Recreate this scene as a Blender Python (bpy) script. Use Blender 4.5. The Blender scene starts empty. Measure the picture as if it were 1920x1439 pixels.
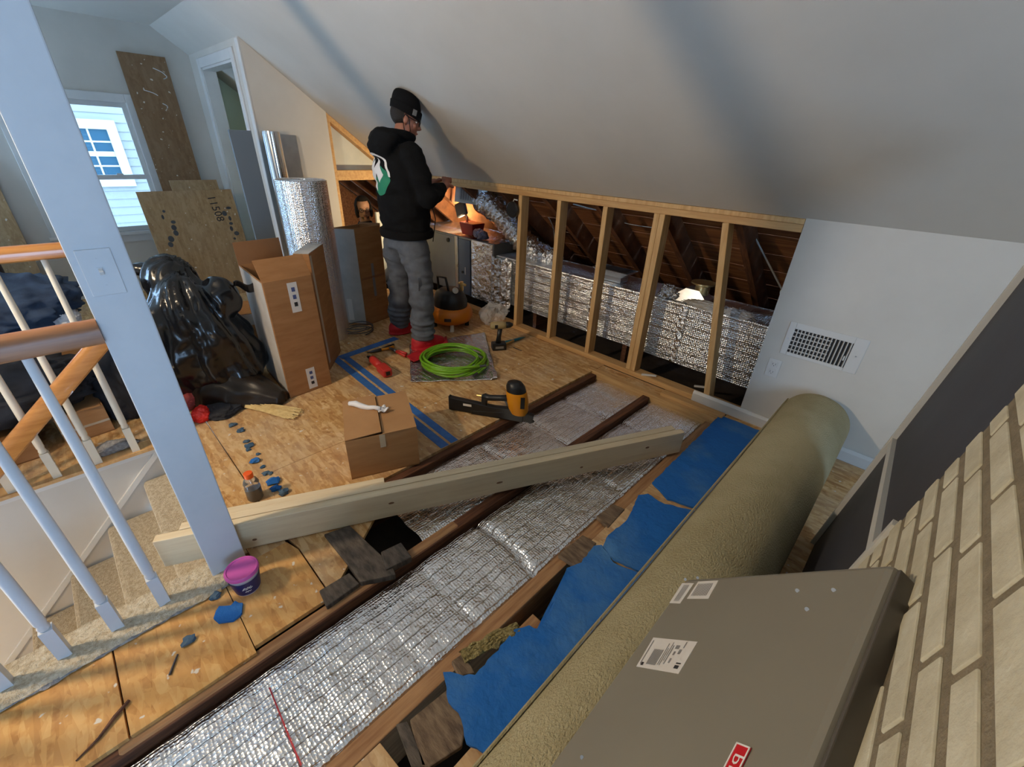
import bpy, bmesh, math, random
from mathutils import Vector, Matrix, Euler, noise
from mathutils.bvhtree import BVHTree
random.seed(7)
SC = bpy.context.scene
COL = SC.collection
V = Vector
PI = math.pi

# ------------------------------------------------------------------ camera, light, exposure
def unit(x, y, z):
    return V((x, y, z)).normalized()
FOC = 800.0                                   # focal length in pixels of the 1920 x 1439 frame
ax_x = unit(943, -481.5, 800)                  # room axes seen from the lens (from the vanishing points)
ax_y = unit(904, 403.5, -800)
ax_z = unit(72, 1426.5, 800)
ax_z = (ax_z - ax_z.dot(ax_x) * ax_x).normalized()
ax_y = ax_z.cross(ax_x).normalized()
ROT = Matrix((ax_x, ax_y, ax_z))              # camera -> world
CAM = V((0, 0, 1.5))
cd = bpy.data.cameras.new('camera')
cd.sensor_width = 36.0
cd.lens = 36.0 * FOC / 1920
cd.clip_start = 0.02
cam = bpy.data.objects.new('camera', cd)
COL.objects.link(cam)
cam.matrix_world = Matrix.Translation(CAM) @ ROT.to_4x4()
SC.camera = cam

def ray(px, py):
    return ROT @ V((px - 960, -(py - 719.5), -FOC))
def at(px, py, z=0.0):
    d = ray(px, py); return CAM + d * ((z - CAM.z) / d.z)
def atx(px, py, x):
    d = ray(px, py); return CAM + d * ((x - CAM.x) / d.x)
def aty(px, py, y):
    d = ray(px, py); return CAM + d * ((y - CAM.y) / d.y)

SC.view_settings.view_transform = 'Standard'
SC.view_settings.look = 'None'
SC.view_settings.gamma = 1.0
SC.view_settings.use_curve_mapping = False
SC.view_settings.exposure = 0.2
SC.cycles.use_denoising = True
SC.cycles.max_bounces = 10
SC.cycles.diffuse_bounces = 5
SC.cycles.sample_clamp_indirect = 4.0
SC.cycles.caustics_reflective = False
SC.cycles.caustics_refractive = False

world = bpy.data.worlds.new('world')
SC.world = world
world.use_nodes = True
wn = world.node_tree.nodes
wn['Background'].inputs[0].default_value = (0.40, 0.65, 1.0, 1)
wn['Background'].inputs[1].default_value = 14.0

def lamp(name, kind, loc, color, power, size=0.1, target=None, **kw):
    l = bpy.data.lights.new(name, kind)
    l.color = color; l.energy = power
    if kind == 'AREA':
        l.shape = 'RECTANGLE'; l.size = size[0]; l.size_y = size[1]
    else:
        l.shadow_soft_size = size
    for k, v in kw.items(): setattr(l, k, v)
    o = bpy.data.objects.new(name, l)
    COL.objects.link(o); o.location = loc
    if target is not None:
        o.rotation_euler = (V(target) - V(loc)).to_track_quat('-Z', 'Y').to_euler()
    return o
WARM = (1.0, 0.78, 0.52)
DAY = (0.36, 0.62, 1.0)
lamp('stair_lamp_bulb', 'SPOT', (-2.12, -1.5, 2.16), WARM, 158, 0.09, (-1.2, 1.7, 1.55), spot_size=2.55, spot_blend=0.55)
lamp('stairwell_bulb', 'POINT', (-2.1, -1.5, -0.6), (1.0, 0.70, 0.38), 14, 0.15)
for nm, loc, size, tgt in (('east_window_portal', (2.62, -0.55, 1.45), (1.5, 1.3), (0, -0.55, 1.45)), ('gable_window_portal', (-6.11, 0.435, 1.175), (0.9, 1.15), (0, 0.435, 1.175)), ('added_window_portal', (-6.11, -1.95, 1.22), (1.15, 1.3), (0, -1.95, 1.22))):  # the last portal serves the unseen gable window added for daylight
    o = lamp(nm, 'AREA', loc, (1, 1, 1), 1, size, tgt)
    o.data.cycles.is_portal = True
lamp('attic_work_light', 'SPOT', (-3.72, 3.08, 0.83), (1.0, 0.74, 0.42), 90, 0.04, (-4.7, 3.15, 0.95), spot_size=2.7, spot_blend=0.5)

# ------------------------------------------------------------------ helpers
def lin(r, g, b):
    f = lambda c: ((c / 255 + 0.055) / 1.055) ** 2.4 if c > 10 else c / 255 / 12.92
    return (f(r), f(g), f(b))

def mat(name, col, rough=0.6, metal=0.0, col2=None, nscale=6.0, stretch=(1, 1, 1), contrast=(0.35, 0.65), detail=4,
        bump=0.0, bscale=40.0, bstretch=None, spec=0.5, rvar=0.0, trans=0.0, alpha=1.0, kind='noise', sheen=0, coat=0):
    m = bpy.data.materials.new(name)
    m.use_nodes = True
    nt = m.node_tree; N = nt.nodes; L = nt.links
    p = N['Principled BSDF']
    p.inputs['Base Color'].default_value = (*col, 1)
    p.inputs['Roughness'].default_value = rough
    p.inputs['Metallic'].default_value = metal
    p.inputs['Specular IOR Level'].default_value = spec
    p.inputs['Transmission Weight'].default_value = trans
    p.inputs['Alpha'].default_value = alpha
    p.inputs['Sheen Weight'].default_value = sheen
    p.inputs['Coat Weight'].default_value = coat
    tc = N.new('ShaderNodeTexCoord')
    def mapped(s):
        mp = N.new('ShaderNodeMapping'); mp.inputs['Scale'].default_value = s
        L.new(tc.outputs['Object'], mp.inputs[0]); return mp.outputs[0]
    def tex(s, scale, det):
        if kind == 'voronoi':
            t = N.new('ShaderNodeTexVoronoi'); t.inputs['Scale'].default_value = scale; o = t.outputs['Distance']
        else:
            t = N.new('ShaderNodeTexNoise'); t.inputs['Scale'].default_value = scale; t.inputs['Detail'].default_value = det
            t.inputs['Roughness'].default_value = 0.6; o = t.outputs['Fac']
        L.new(mapped(s), t.inputs['Vector']); return o
    if col2 is not None:
        f = tex(stretch, nscale, detail)
        r = N.new('ShaderNodeValToRGB')
        r.color_ramp.elements[0].position = contrast[0]; r.color_ramp.elements[1].position = contrast[1]
        r.color_ramp.elements[0].color = (*col, 1); r.color_ramp.elements[1].color = (*col2, 1)
        L.new(f, r.inputs[0]); L.new(r.outputs[0], p.inputs['Base Color'])
    if bump:
        f = tex(bstretch or stretch, bscale, 3)
        b = N.new('ShaderNodeBump'); b.inputs['Strength'].default_value = bump; b.inputs['Distance'].default_value = 0.01
        L.new(f, b.inputs['Height']); L.new(b.outputs[0], p.inputs['Normal'])
    if rvar:
        f = tex((1, 1, 1), 3.0, 4)
        mr = N.new('ShaderNodeMapRange'); mr.inputs[3].default_value = rough - rvar; mr.inputs[4].default_value = rough + rvar
        L.new(f, mr.inputs[0]); L.new(mr.outputs[0], p.inputs['Roughness'])
    return m

def osb_mat(name, dark, light, pale, dust=0.35, seed=0.0):
    m = bpy.data.materials.new(name); m.use_nodes = True
    nt = m.node_tree; N = nt.nodes; L = nt.links
    p = N['Principled BSDF']; p.inputs['Roughness'].default_value = 0.62; p.inputs['Specular IOR Level'].default_value = 0.3
    tc = N.new('ShaderNodeTexCoord')
    mixes = []
    for k, (ang, sc) in enumerate(((0.3, (10, 44, 10)), (1.45, (9, 48, 9)), (2.4, (11, 40, 11)))):
        mp = N.new('ShaderNodeMapping'); mp.inputs['Rotation'].default_value = (0, 0, ang); mp.inputs['Scale'].default_value = sc
        mp.inputs['Location'].default_value = (seed + k, k * 3.1, seed)
        L.new(tc.outputs['Object'], mp.inputs[0])
        v = N.new('ShaderNodeTexVoronoi'); v.inputs['Scale'].default_value = 1.0
        L.new(mp.outputs[0], v.inputs['Vector'])
        sp = N.new('ShaderNodeSeparateColor'); L.new(v.outputs['Color'], sp.inputs[0])
        mixes.append(sp.outputs[0])
    big = N.new('ShaderNodeTexNoise'); big.inputs['Scale'].default_value = 30; L.new(tc.outputs['Object'], big.inputs['Vector'])
    a = N.new('ShaderNodeMix'); L.new(mixes[0], a.inputs[2]); L.new(mixes[1], a.inputs[3])
    st = N.new('ShaderNodeMapRange'); st.inputs[1].default_value = 0.4; st.inputs[2].default_value = 0.6
    L.new(big.outputs['Fac'], st.inputs[0]); L.new(st.outputs[0], a.inputs[0])
    b = N.new('ShaderNodeMix'); b.inputs[0].default_value = 0.4; L.new(a.outputs[0], b.inputs[2]); L.new(mixes[2], b.inputs[3])
    r = N.new('ShaderNodeValToRGB'); e = r.color_ramp.elements
    e[0].position = 0.0; e[0].color = (*dark, 1); e[1].position = 1.0; e[1].color = (*pale, 1)
    x = e.new(0.5); x.color = (*light, 1)
    L.new(b.outputs[0], r.inputs[0])
    dn = N.new('ShaderNodeTexNoise'); dn.inputs['Scale'].default_value = 1.7; dn.inputs['Detail'].default_value = 6; dn.inputs['Roughness'].default_value = 0.65
    L.new(tc.outputs['Object'], dn.inputs['Vector'])
    dr = N.new('ShaderNodeValToRGB'); dr.color_ramp.elements[0].position = 0.42; dr.color_ramp.elements[1].position = 0.72
    dr.color_ramp.elements[1].color = (dust, dust, dust, 1); L.new(dn.outputs['Fac'], dr.inputs[0])
    mx = N.new('ShaderNodeMix'); mx.data_type = 'RGBA'; L.new(dr.outputs[0], mx.inputs[0]); L.new(r.outputs[0], mx.inputs[6])
    mx.inputs[7].default_value = (0.50, 0.41, 0.30, 1)
    sp2 = N.new('ShaderNodeTexNoise'); sp2.inputs['Scale'].default_value = 26; sp2.inputs['Detail'].default_value = 2
    L.new(tc.outputs['Object'], sp2.inputs['Vector'])
    sr = N.new('ShaderNodeValToRGB'); sr.color_ramp.elements[0].position = 0.69; sr.color_ramp.elements[1].position = 0.73
    L.new(sp2.outputs['Fac'], sr.inputs[0])
    mx2 = N.new('ShaderNodeMix'); mx2.data_type = 'RGBA'; L.new(sr.outputs[0], mx2.inputs[0]); L.new(mx.outputs[2], mx2.inputs[6])
    mx2.inputs[7].default_value = (0.70, 0.64, 0.54, 1)
    L.new(mx2.outputs[2], p.inputs['Base Color'])
    bm = N.new('ShaderNodeBump'); bm.inputs['Strength'].default_value = 0.25; bm.inputs['Distance'].default_value = 0.004
    L.new(b.outputs[0], bm.inputs['Height']); L.new(bm.outputs[0], p.inputs['Normal'])
    return m

def foil_mat(name, rough=0.2, bub=70.0, bubstr=0.5, wr=9.0, wrstr=0.35, col=(0.86, 0.86, 0.87), ribs=0.0, ribaxis=0, ribscale=22.0, metal=1.0):
    m = bpy.data.materials.new(name); m.use_nodes = True
    nt = m.node_tree; N = nt.nodes; L = nt.links
    p = N['Principled BSDF']; p.inputs['Base Color'].default_value = (*col, 1)
    p.inputs['Metallic'].default_value = metal; p.inputs['Roughness'].default_value = rough
    tc = N.new('ShaderNodeTexCoord')
    v = N.new('ShaderNodeTexVoronoi'); v.inputs['Scale'].default_value = bub; v.inputs['Randomness'].default_value = 0.35
    L.new(tc.outputs['Object'], v.inputs['Vector'])
    n = N.new('ShaderNodeTexNoise'); n.inputs['Scale'].default_value = wr; n.inputs['Detail'].default_value = 5
    L.new(tc.outputs['Object'], n.inputs['Vector'])
    b1 = N.new('ShaderNodeBump'); b1.inputs['Strength'].default_value = wrstr; b1.inputs['Distance'].default_value = 0.03
    L.new(n.outputs['Fac'], b1.inputs['Height'])
    b2 = N.new('ShaderNodeBump'); b2.inputs['Strength'].default_value = bubstr; b2.inputs['Distance'].default_value = 0.006
    L.new(v.outputs['Distance'], b2.inputs['Height']); L.new(b1.outputs[0], b2.inputs['Normal'])
    last = b2
    if ribs:
        sx = N.new('ShaderNodeSeparateXYZ'); L.new(tc.outputs['Object'], sx.inputs[0])
        ad = N.new('ShaderNodeMath'); ad.operation = 'MULTIPLY_ADD'; L.new(n.outputs['Fac'], ad.inputs[0]); ad.inputs[1].default_value = 0.018
        L.new(sx.outputs[ribaxis], ad.inputs[2])
        sn = N.new('ShaderNodeMath'); sn.operation = 'MULTIPLY'; sn.inputs[1].default_value = ribscale * 6.283; L.new(ad.outputs[0], sn.inputs[0])
        si = N.new('ShaderNodeMath'); si.operation = 'SINE'; L.new(sn.outputs[0], si.inputs[0])
        po = N.new('ShaderNodeMath'); po.operation = 'POWER'; po.inputs[1].default_value = 24
        ab = N.new('ShaderNodeMath'); ab.operation = 'MAXIMUM'; ab.inputs[1].default_value = 0; L.new(si.outputs[0], ab.inputs[0]); L.new(ab.outputs[0], po.inputs[0])
        n2 = N.new('ShaderNodeTexNoise'); n2.inputs['Scale'].default_value = 5; L.new(tc.outputs['Object'], n2.inputs['Vector'])
        g = N.new('ShaderNodeMath'); g.operation = 'MULTIPLY'; L.new(po.outputs[0], g.inputs[0]); L.new(n2.outputs['Fac'], g.inputs[1])
        b3 = N.new('ShaderNodeBump'); b3.inputs['Strength'].default_value = ribs; b3.inputs['Distance'].default_value = 0.01; b3.invert = True
        L.new(g.outputs[0], b3.inputs['Height']); L.new(b2.outputs[0], b3.inputs['Normal']); last = b3
    L.new(last.outputs[0], p.inputs['Normal'])
    return m

class MB:
    """collects shapes in one bmesh"""
    def __init__(s): s.bm = bmesh.new()
    def box(s, c, size, rot=None):
        M = Matrix.Translation(V(c))
        if rot is not None:
            M = M @ (rot.to_4x4() if isinstance(rot, Matrix) else Euler(rot).to_matrix().to_4x4())
        M = M @ Matrix.Diagonal((size[0], size[1], size[2], 1))
        bmesh.ops.create_cube(s.bm, size=1.0, matrix=M); return s
    def bb(s, lo, hi):
        lo, hi = V(lo), V(hi); return s.box((lo + hi) / 2, hi - lo)
    def beam(s, p0, p1, w, h, up=(0, 0, 1)):
        p0, p1 = V(p0), V(p1); d = p1 - p0; L = d.length; d.normalize()
        sd = d.cross(V(up)).normalized(); u = sd.cross(d)
        R = Matrix((sd, d, u)).transposed()
        return s.box((p0 + p1) / 2, (w, L, h), R)
    def cyl(s, p0, p1, r0, r1=None, seg=16, caps=True):
        r1 = r0 if r1 is None else r1
        p0, p1 = V(p0), V(p1); d = p1 - p0
        M = Matrix.Translation((p0 + p1) / 2) @ d.to_track_quat('Z', 'Y').to_matrix().to_4x4()
        bmesh.ops.create_cone(s.bm, cap_ends=caps, segments=seg, radius1=r0, radius2=r1, depth=d.length, matrix=M); return s
    def ball(s, c, r, seg=16, rot=None):
        r = r if hasattr(r, '__len__') else (r, r, r)
        M = Matrix.Translation(V(c))
        if rot is not None: M = M @ (rot.to_4x4() if isinstance(rot, Matrix) else Euler(rot).to_matrix().to_4x4())
        bmesh.ops.create_uvsphere(s.bm, u_segments=seg, v_segments=max(6, seg * 2 // 3), radius=1, matrix=M @ Matrix.Diagonal((*r, 1))); return s
    def lathe(s, prof, c=(0, 0, 0), seg=24, rot=None):
        bm = s.bm; M = Matrix.Translation(V(c))
        if rot is not None: M = M @ (rot.to_4x4() if isinstance(rot, Matrix) else Euler(rot).to_matrix().to_4x4())
        rings = []
        for r, z in prof:
            rings.append([bm.verts.new(M @ V((r * math.cos(2 * PI * i / seg), r * math.sin(2 * PI * i / seg), z))) for i in range(seg)])
        for a, b in zip(rings, rings[1:]):
            for i in range(seg):
                bm.faces.new((a[i], a[(i + 1) % seg], b[(i + 1) % seg], b[i]))
        if prof[0][0] > 1e-4: bm.faces.new(rings[0][::-1])
        if prof[-1][0] > 1e-4: bm.faces.new(rings[-1])
        return s
    def tube(s, pts, r, seg=8, closed=False):
        bm = s.bm; pts = [V(p) for p in pts]; n = len(pts)
        rs = r if hasattr(r, '__len__') else [r] * n
        rings = []; up = None
        for i, p in enumerate(pts):
            a = pts[(i - 1) % n] if (closed or i > 0) else p; b = pts[(i + 1) % n] if (closed or i < n - 1) else p
            d = (b - a).normalized()
            if up is None:
                up = V((0, 0, 1)) if abs(d.z) < 0.9 else V((1, 0, 0))
            sd = d.cross(up).normalized(); up = sd.cross(d).normalized()
            rings.append([bm.verts.new(p + rs[i] * (math.cos(2 * PI * k / seg) * sd + math.sin(2 * PI * k / seg) * up)) for k in range(seg)])
        m = n if closed else n - 1
        for i in range(m):
            a, b = rings[i], rings[(i + 1) % n]
            for k in range(seg): bm.faces.new((a[k], a[(k + 1) % seg], b[(k + 1) % seg], b[k]))
        if not closed:
            bm.faces.new(rings[0][::-1]); bm.faces.new(rings[-1])
        return s
    def loft(s, rings):
        """rings: list of lists of points, same count; capped"""
        bm = s.bm; R = [[bm.verts.new(V(p)) for p in ring] for ring in rings]; n = len(R[0])
        for a, b in zip(R, R[1:]):
            for k in range(n): bm.faces.new((a[k], a[(k + 1) % n], b[(k + 1) % n], b[k]))
        bm.faces.new(R[0][::-1]); bm.faces.new(R[-1]); return s
    def oval(s, rows, seg=20):
        """rows: (cx, cy, cz, rx, ry)"""
        return s.loft([[(cx + rx * math.cos(2 * PI * i / seg), cy + ry * math.sin(2 * PI * i / seg), cz) for i in range(seg)] for cx, cy, cz, rx, ry in rows])
    def prism(s, outline, z0, z1):
        bm = s.bm
        a = [bm.verts.new((x, y, z0)) for x, y in outline]; b = [bm.verts.new((x, y, z1)) for x, y in outline]
        n = len(a)
        for i in range(n): bm.faces.new((a[i], a[(i + 1) % n], b[(i + 1) % n], b[i]))
        fs = [bm.faces.new(a[::-1]), bm.faces.new(b)]
        bmesh.ops.triangulate(bm, faces=fs); return s
    def grid(s, fn, nu, nv):
        bm = s.bm; g = [[bm.verts.new(fn(i / nu, j / nv)) for j in range(nv + 1)] for i in range(nu + 1)]
        for i in range(nu):
            for j in range(nv): bm.faces.new((g[i][j], g[i + 1][j], g[i + 1][j + 1], g[i][j + 1]))
        return s
    def poly(s, pts):
        s.bm.faces.new([s.bm.verts.new(V(p)) for p in pts]); return s
    def xform(s, M):
        bmesh.ops.transform(s.bm, matrix=M, verts=s.bm.verts); return s

def world_of(o):
    M = Matrix.Identity(4)
    while o is not None:
        M = Matrix.LocRotScale(o.location, o.rotation_euler, o.scale) @ M
        o = o.parent
    return M

def obj(name, mb, m, parent=None, smooth=False, bevel=0.0, local=False, solid=0.0, sub=0, fix=True):
    """link the bmesh as one mesh object; shapes are given in room coordinates unless local"""
    bm = mb.bm
    if parent is not None and not local:
        bmesh.ops.transform(bm, matrix=world_of(parent).inverted(), verts=bm.verts)
    if fix: bmesh.ops.recalc_face_normals(bm, faces=bm.faces)
    me = bpy.data.meshes.new(name); bm.to_mesh(me); bm.free()
    if m is not None: me.materials.append(m)
    if smooth:
        for p in me.polygons: p.use_smooth = True
        if smooth == 'auto': me.set_sharp_from_angle(angle=math.radians(40))
    o = bpy.data.objects.new(name, me); COL.objects.link(o)
    if parent is not None: o.parent = parent
    if solid:
        k = o.modifiers.new('solid', 'SOLIDIFY'); k.thickness = abs(solid); k.offset = -1 if solid > 0 else 1
    if sub:
        k = o.modifiers.new('sub', 'SUBSURF'); k.levels = sub; k.render_levels = sub
    if bevel:
        k = o.modifiers.new('bevel', 'BEVEL'); k.width = bevel; k.segments = 2; k.limit_method = 'ANGLE'; k.angle_limit = 0.6
    return o

def bake(o):
    """replace the mesh by its evaluated (modified) mesh"""
    dg = bpy.context.evaluated_depsgraph_get(); dg.update()
    me = bpy.data.meshes.new_from_object(o.evaluated_get(dg)); o.modifiers.clear(); o.data = me
    for p in me.polygons: p.use_smooth = True
    return o

def remesh(name, mb, m, parent, voxel=0.012, smooth=6, local=True, post=None):
    o = obj(name, mb, m, parent, local=local)
    k = o.modifiers.new('r', 'REMESH'); k.mode = 'VOXEL'; k.voxel_size = voxel
    if smooth:
        k = o.modifiers.new('s', 'SMOOTH'); k.factor = 0.5; k.iterations = smooth
    bake(o)
    if m is not None and not o.data.materials: o.data.materials.append(m)
    if post:
        me = o.data; nn = [v.normal.copy() for v in me.vertices]
        for v, n in zip(me.vertices, nn): v.co = post(v.co.copy(), n)
        me.update()
    return o

def tag(o, label=None, cat=None, group=None, kind=None):
    if label: o['label'] = label
    if cat: o['category'] = cat
    if group: o['group'] = group
    if kind: o['kind'] = kind
    return o
def thing(name, label, cat, loc=(0, 0, 0), rot=(0, 0, 0), group=None):
    o = bpy.data.objects.new(name, None); COL.objects.link(o)
    o.empty_display_size = 0.05
    o.location = loc; o.rotation_euler = rot
    return tag(o, label, cat, group)
def structure(name, loc=(0, 0, 0), label=None):
    o = bpy.data.objects.new(name, None); COL.objects.link(o); o.location = loc
    return tag(o, label, None, None, 'structure')
def nz(x, y, z, s=1.0):
    return noise.noise(V((x * s, y * s, z * s)))

def text_mesh(txt, size, M, m, name, parent, depth=0.0006):
    """flat lettering: glyph outlines turned into a mesh, placed by the matrix M (x along the line, y up, z out)"""
    c = bpy.data.curves.new(name, 'FONT'); c.body = txt; c.size = size; c.extrude = depth; c.align_x = 'CENTER'; c.align_y = 'CENTER'
    c.resolution_u = 2
    t = bpy.data.objects.new(name, c); COL.objects.link(t)
    dg = bpy.context.evaluated_depsgraph_get(); dg.update()
    me = bpy.data.meshes.new_from_object(t.evaluated_get(dg))
    bpy.data.objects.remove(t)
    W = world_of(parent).inverted() if parent is not None else Matrix.Identity(4)
    me.transform(W @ M); me.materials.clear(); me.materials.append(m); me.name = name
    o = bpy.data.objects.new(name, me); COL.objects.link(o); o.parent = parent
    return o
def frame(o, ex, ey):
    ex = V(ex).normalized(); ey = V(ey); ey = (ey - ey.dot(ex) * ex).normalized(); ez = ex.cross(ey)
    M = Matrix((ex, ey, ez)).transposed().to_4x4(); M.translation = V(o); return M

# ------------------------------------------------------------------ materials
M_wall = mat('painted_drywall', lin(206, 201, 192), 0.75, col2=lin(200, 195, 186), nscale=3, bump=0.03, bscale=160)
M_ceil = mat('painted_ceiling', lin(203, 198, 188), 0.8, col2=lin(197, 192, 182), nscale=2, bump=0.03, bscale=160)
M_trim = mat('white_trim_paint', lin(214, 214, 212), 0.45, col2=lin(205, 205, 203), nscale=4)
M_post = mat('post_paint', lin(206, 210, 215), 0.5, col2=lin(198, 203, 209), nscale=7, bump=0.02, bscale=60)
M_osb = osb_mat('floor_osb', lin(160, 110, 56), lin(200, 156, 100), lin(228, 196, 146), 0.6)
M_osb2 = osb_mat('floor_osb_orange', lin(176, 120, 58), lin(206, 152, 84), lin(222, 176, 110), 0.2, 5)
M_osbw = osb_mat('leaning_osb', lin(150, 120, 84), lin(168, 138, 100), lin(182, 154, 116), 0.4, 9)
M_osbd = osb_mat('dark_leaning_osb', lin(122, 90, 60), lin(134, 102, 70), lin(146, 114, 82), 0.15, 13)
M_pine = mat('new_pine', lin(196, 152, 98), 0.6, col2=lin(222, 186, 132), nscale=3, stretch=(14, 14, 1.2), contrast=(0.3, 0.7), bump=0.05)
M_piney = mat('new_pine_lying', lin(186, 140, 88), 0.6, col2=lin(214, 174, 118), nscale=3, stretch=(1.2, 14, 14), contrast=(0.3, 0.7), bump=0.05)
M_pine_pale = mat('pale_pine', lin(214, 192, 156), 0.55, col2=lin(230, 212, 178), nscale=3, stretch=(16, 1.0, 16), contrast=(0.25, 0.7), bump=0.04)
M_joist = mat('old_brown_joist', lin(66, 38, 24), 0.75, col2=lin(112, 70, 44), nscale=4, stretch=(18, 1.2, 18), bump=0.15, bscale=6)
M_joistl = mat('tan_joist', lin(140, 100, 66), 0.7, col2=lin(172, 132, 92), nscale=4, stretch=(16, 1.2, 16), bump=0.1, bscale=6)
M_oldwood = mat('grey_old_wood', lin(62, 56, 52), 0.8, col2=lin(100, 90, 80), nscale=5, stretch=(3, 10, 3), bump=0.25, bscale=20)
M_brownwood = mat('grey_brown_wood', lin(84, 68, 54), 0.8, col2=lin(128, 108, 86), nscale=5, stretch=(3, 10, 3), bump=0.25, bscale=20)
M_rafter = mat('old_rafter', lin(92, 54, 30), 0.8, col2=lin(128, 80, 46), nscale=4, stretch=(14, 2, 2), bump=0.1)
M_sheath = mat('roof_board', lin(124, 74, 40), 0.8, col2=lin(168, 108, 62), nscale=3, stretch=(1, 14, 14), bump=0.1)
M_dark = mat('cavity_dark', lin(40, 32, 26), 0.9, col2=lin(58, 46, 36), nscale=8, bump=0.3, bscale=30)  # dark brown for the cavity bottom and attic deck
M_oak = mat('oak_rail', lin(166, 108, 52), 0.28, col2=lin(196, 138, 76), nscale=3, stretch=(14, 1.5, 14), contrast=(0.3, 0.7), coat=0.4)
M_oakd = mat('oak_rail_dull', lin(132, 86, 54), 0.4, col2=lin(168, 116, 78), nscale=3, stretch=(14, 1.5, 14), contrast=(0.3, 0.7))  # darker, rougher oak for the near handrail
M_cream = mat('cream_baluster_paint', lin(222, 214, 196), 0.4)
M_carpet = mat('beige_carpet', lin(178, 160, 130), 1.0, col2=lin(214, 202, 178), nscale=70, bump=1.0, bscale=130, sheen=0.3, spec=0.1)
M_carpdust = mat('grey_carpet_edge', lin(136, 132, 130), 1.0, col2=lin(176, 172, 168), nscale=60, bump=1.0, bscale=110, spec=0.1)
M_card = mat('cardboard', lin(164, 122, 82), 0.75, col2=lin(176, 134, 92), nscale=4, stretch=(1, 1, 6), spec=0.25)
M_card2 = mat('brown_cardboard', lin(150, 104, 62), 0.7, col2=lin(166, 118, 74), nscale=4, stretch=(1, 1, 6), spec=0.3)
M_carddk = mat('inner_cardboard', lin(134, 92, 56), 0.75, col2=lin(146, 102, 64), nscale=4)
M_cardlt = mat('white_box_board', lin(190, 186, 180), 0.55, col2=lin(170, 166, 160), nscale=5)
M_tape = mat('clear_tape', lin(196, 182, 160), 0.25)
M_label = mat('paper_label', lin(214, 208, 200), 0.6)
M_ink = mat('black_ink', lin(38, 36, 38), 0.7)
M_inkg = mat('grey_ink', lin(128, 126, 124), 0.7)
M_inkb = mat('blue_ink', lin(72, 84, 128), 0.7)
M_bag = mat('black_plastic_bag', (0.006, 0.006, 0.007), 0.22, bump=0.25, bscale=9, spec=0.6)
M_bag2 = mat('smoky_plastic_bag', (0.018, 0.012, 0.008), 0.3, bump=0.25, bscale=9, spec=0.4)
M_cloth = mat('dark_blue_cloth', lin(40, 54, 78), 0.85, col2=lin(60, 80, 108), nscale=6, bump=0.2, bscale=50)
M_clothk = mat('charcoal_cloth', lin(24, 25, 30), 0.8, col2=lin(44, 46, 54), nscale=6, bump=0.2, bscale=50)
M_foilb = foil_mat('bubble_foil', 0.24, 95, 0.75, 8, 0.3)
M_foilf = foil_mat('crinkled_foil', 0.26, 60, 0.35, 16, 0.9, ribs=0.0)
M_foilq = foil_mat('floor_batt_foil', 0.24, 90, 0.6, 14, 0.5, ribs=0.55, ribaxis=0, ribscale=26, col=(0.97, 0.97, 0.97), metal=1.0)
M_foild = foil_mat('duct_wrap_foil', 0.28, 75, 1.0, 7, 0.4, ribs=0.7, ribaxis=2, ribscale=30)
M_flex = foil_mat('flex_duct_foil', 0.2, 30, 0.2, 22, 1.0)
M_galv = mat('galvanised_steel', (0.55, 0.57, 0.60), 0.3, 1.0, col2=(0.66, 0.68, 0.70), nscale=9, rvar=0.1)
M_unit = mat('air_handler_paint', lin(150, 150, 146), 0.4, 0.3, col2=lin(140, 140, 136), nscale=3)
M_unitb = mat('air_handler_door', lin(92, 104, 118), 0.4, 0.3)
M_sheet = mat('grey_sheet', lin(112, 122, 132), 0.5, 0.2)
M_blue = mat('blue_foam_pad', lin(18, 98, 176), 0.8, col2=lin(84, 132, 176), nscale=3, bump=0.7, bscale=26, contrast=(0.48, 0.78), detail=8)
M_bluetape = mat('blue_tape', lin(40, 96, 168), 0.5, col2=lin(56, 112, 180), nscale=20)
M_bluebit = mat('dusty_blue_foam', lin(52, 84, 112), 0.9, col2=lin(84, 104, 120), nscale=30)
M_roll = mat('carpet_backing', lin(168, 156, 120), 0.9, col2=lin(192, 180, 144), nscale=2.2, bump=0.9, bscale=120, bstretch=(1.4, 1.0, 1.4), contrast=(0.35, 0.65), spec=0.15)
M_hvac = mat('grey_brown_cabinet_paint', lin(134, 128, 114), 0.38, 0.0, col2=lin(129, 123, 110), nscale=2, spec=0.35)
M_hvacd = mat('cabinet_edge_dark', lin(84, 78, 70), 0.45)  # darker grey-brown than the face, for the side flange
M_red = mat('logo_red', lin(200, 28, 40), 0.4)
M_white = mat('white_print', lin(232, 228, 224), 0.5)
M_brick = mat('cream_brick', lin(192, 182, 154), 0.85, col2=lin(212, 204, 178), nscale=14, bump=0.3, bscale=60)
M_mortar = mat('mortar', lin(122, 110, 88), 0.9, col2=lin(140, 126, 102), nscale=30, bump=0.5, bscale=90)
M_charcoal = mat('charcoal_board', lin(52, 52, 58), 0.55, col2=lin(60, 60, 66), nscale=3, rvar=0.1)
M_edge = mat('white_board_edge', lin(206, 204, 196), 0.5)
M_vent = mat('white_vent_enamel', lin(206, 204, 200), 0.4)
M_hole = mat('duct_void', (0.012, 0.012, 0.014), 0.7)
M_skin = mat('skin', lin(176, 118, 94), 0.5, col2=lin(166, 106, 84), nscale=20)
M_skin2 = mat('pale_skin', lin(206, 160, 132), 0.5, col2=lin(196, 148, 120), nscale=20)
M_hair = mat('dark_hair', (0.014, 0.010, 0.007), 0.8, bump=0.4, bscale=90)
M_hood = mat('black_fleece', (0.0065, 0.0065, 0.007), 0.95, bump=0.15, bscale=120, spec=0.15)
M_pants = mat('grey_twill', lin(84, 90, 100), 0.9, col2=lin(98, 104, 114), nscale=16, bump=0.1, bscale=200)
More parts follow.
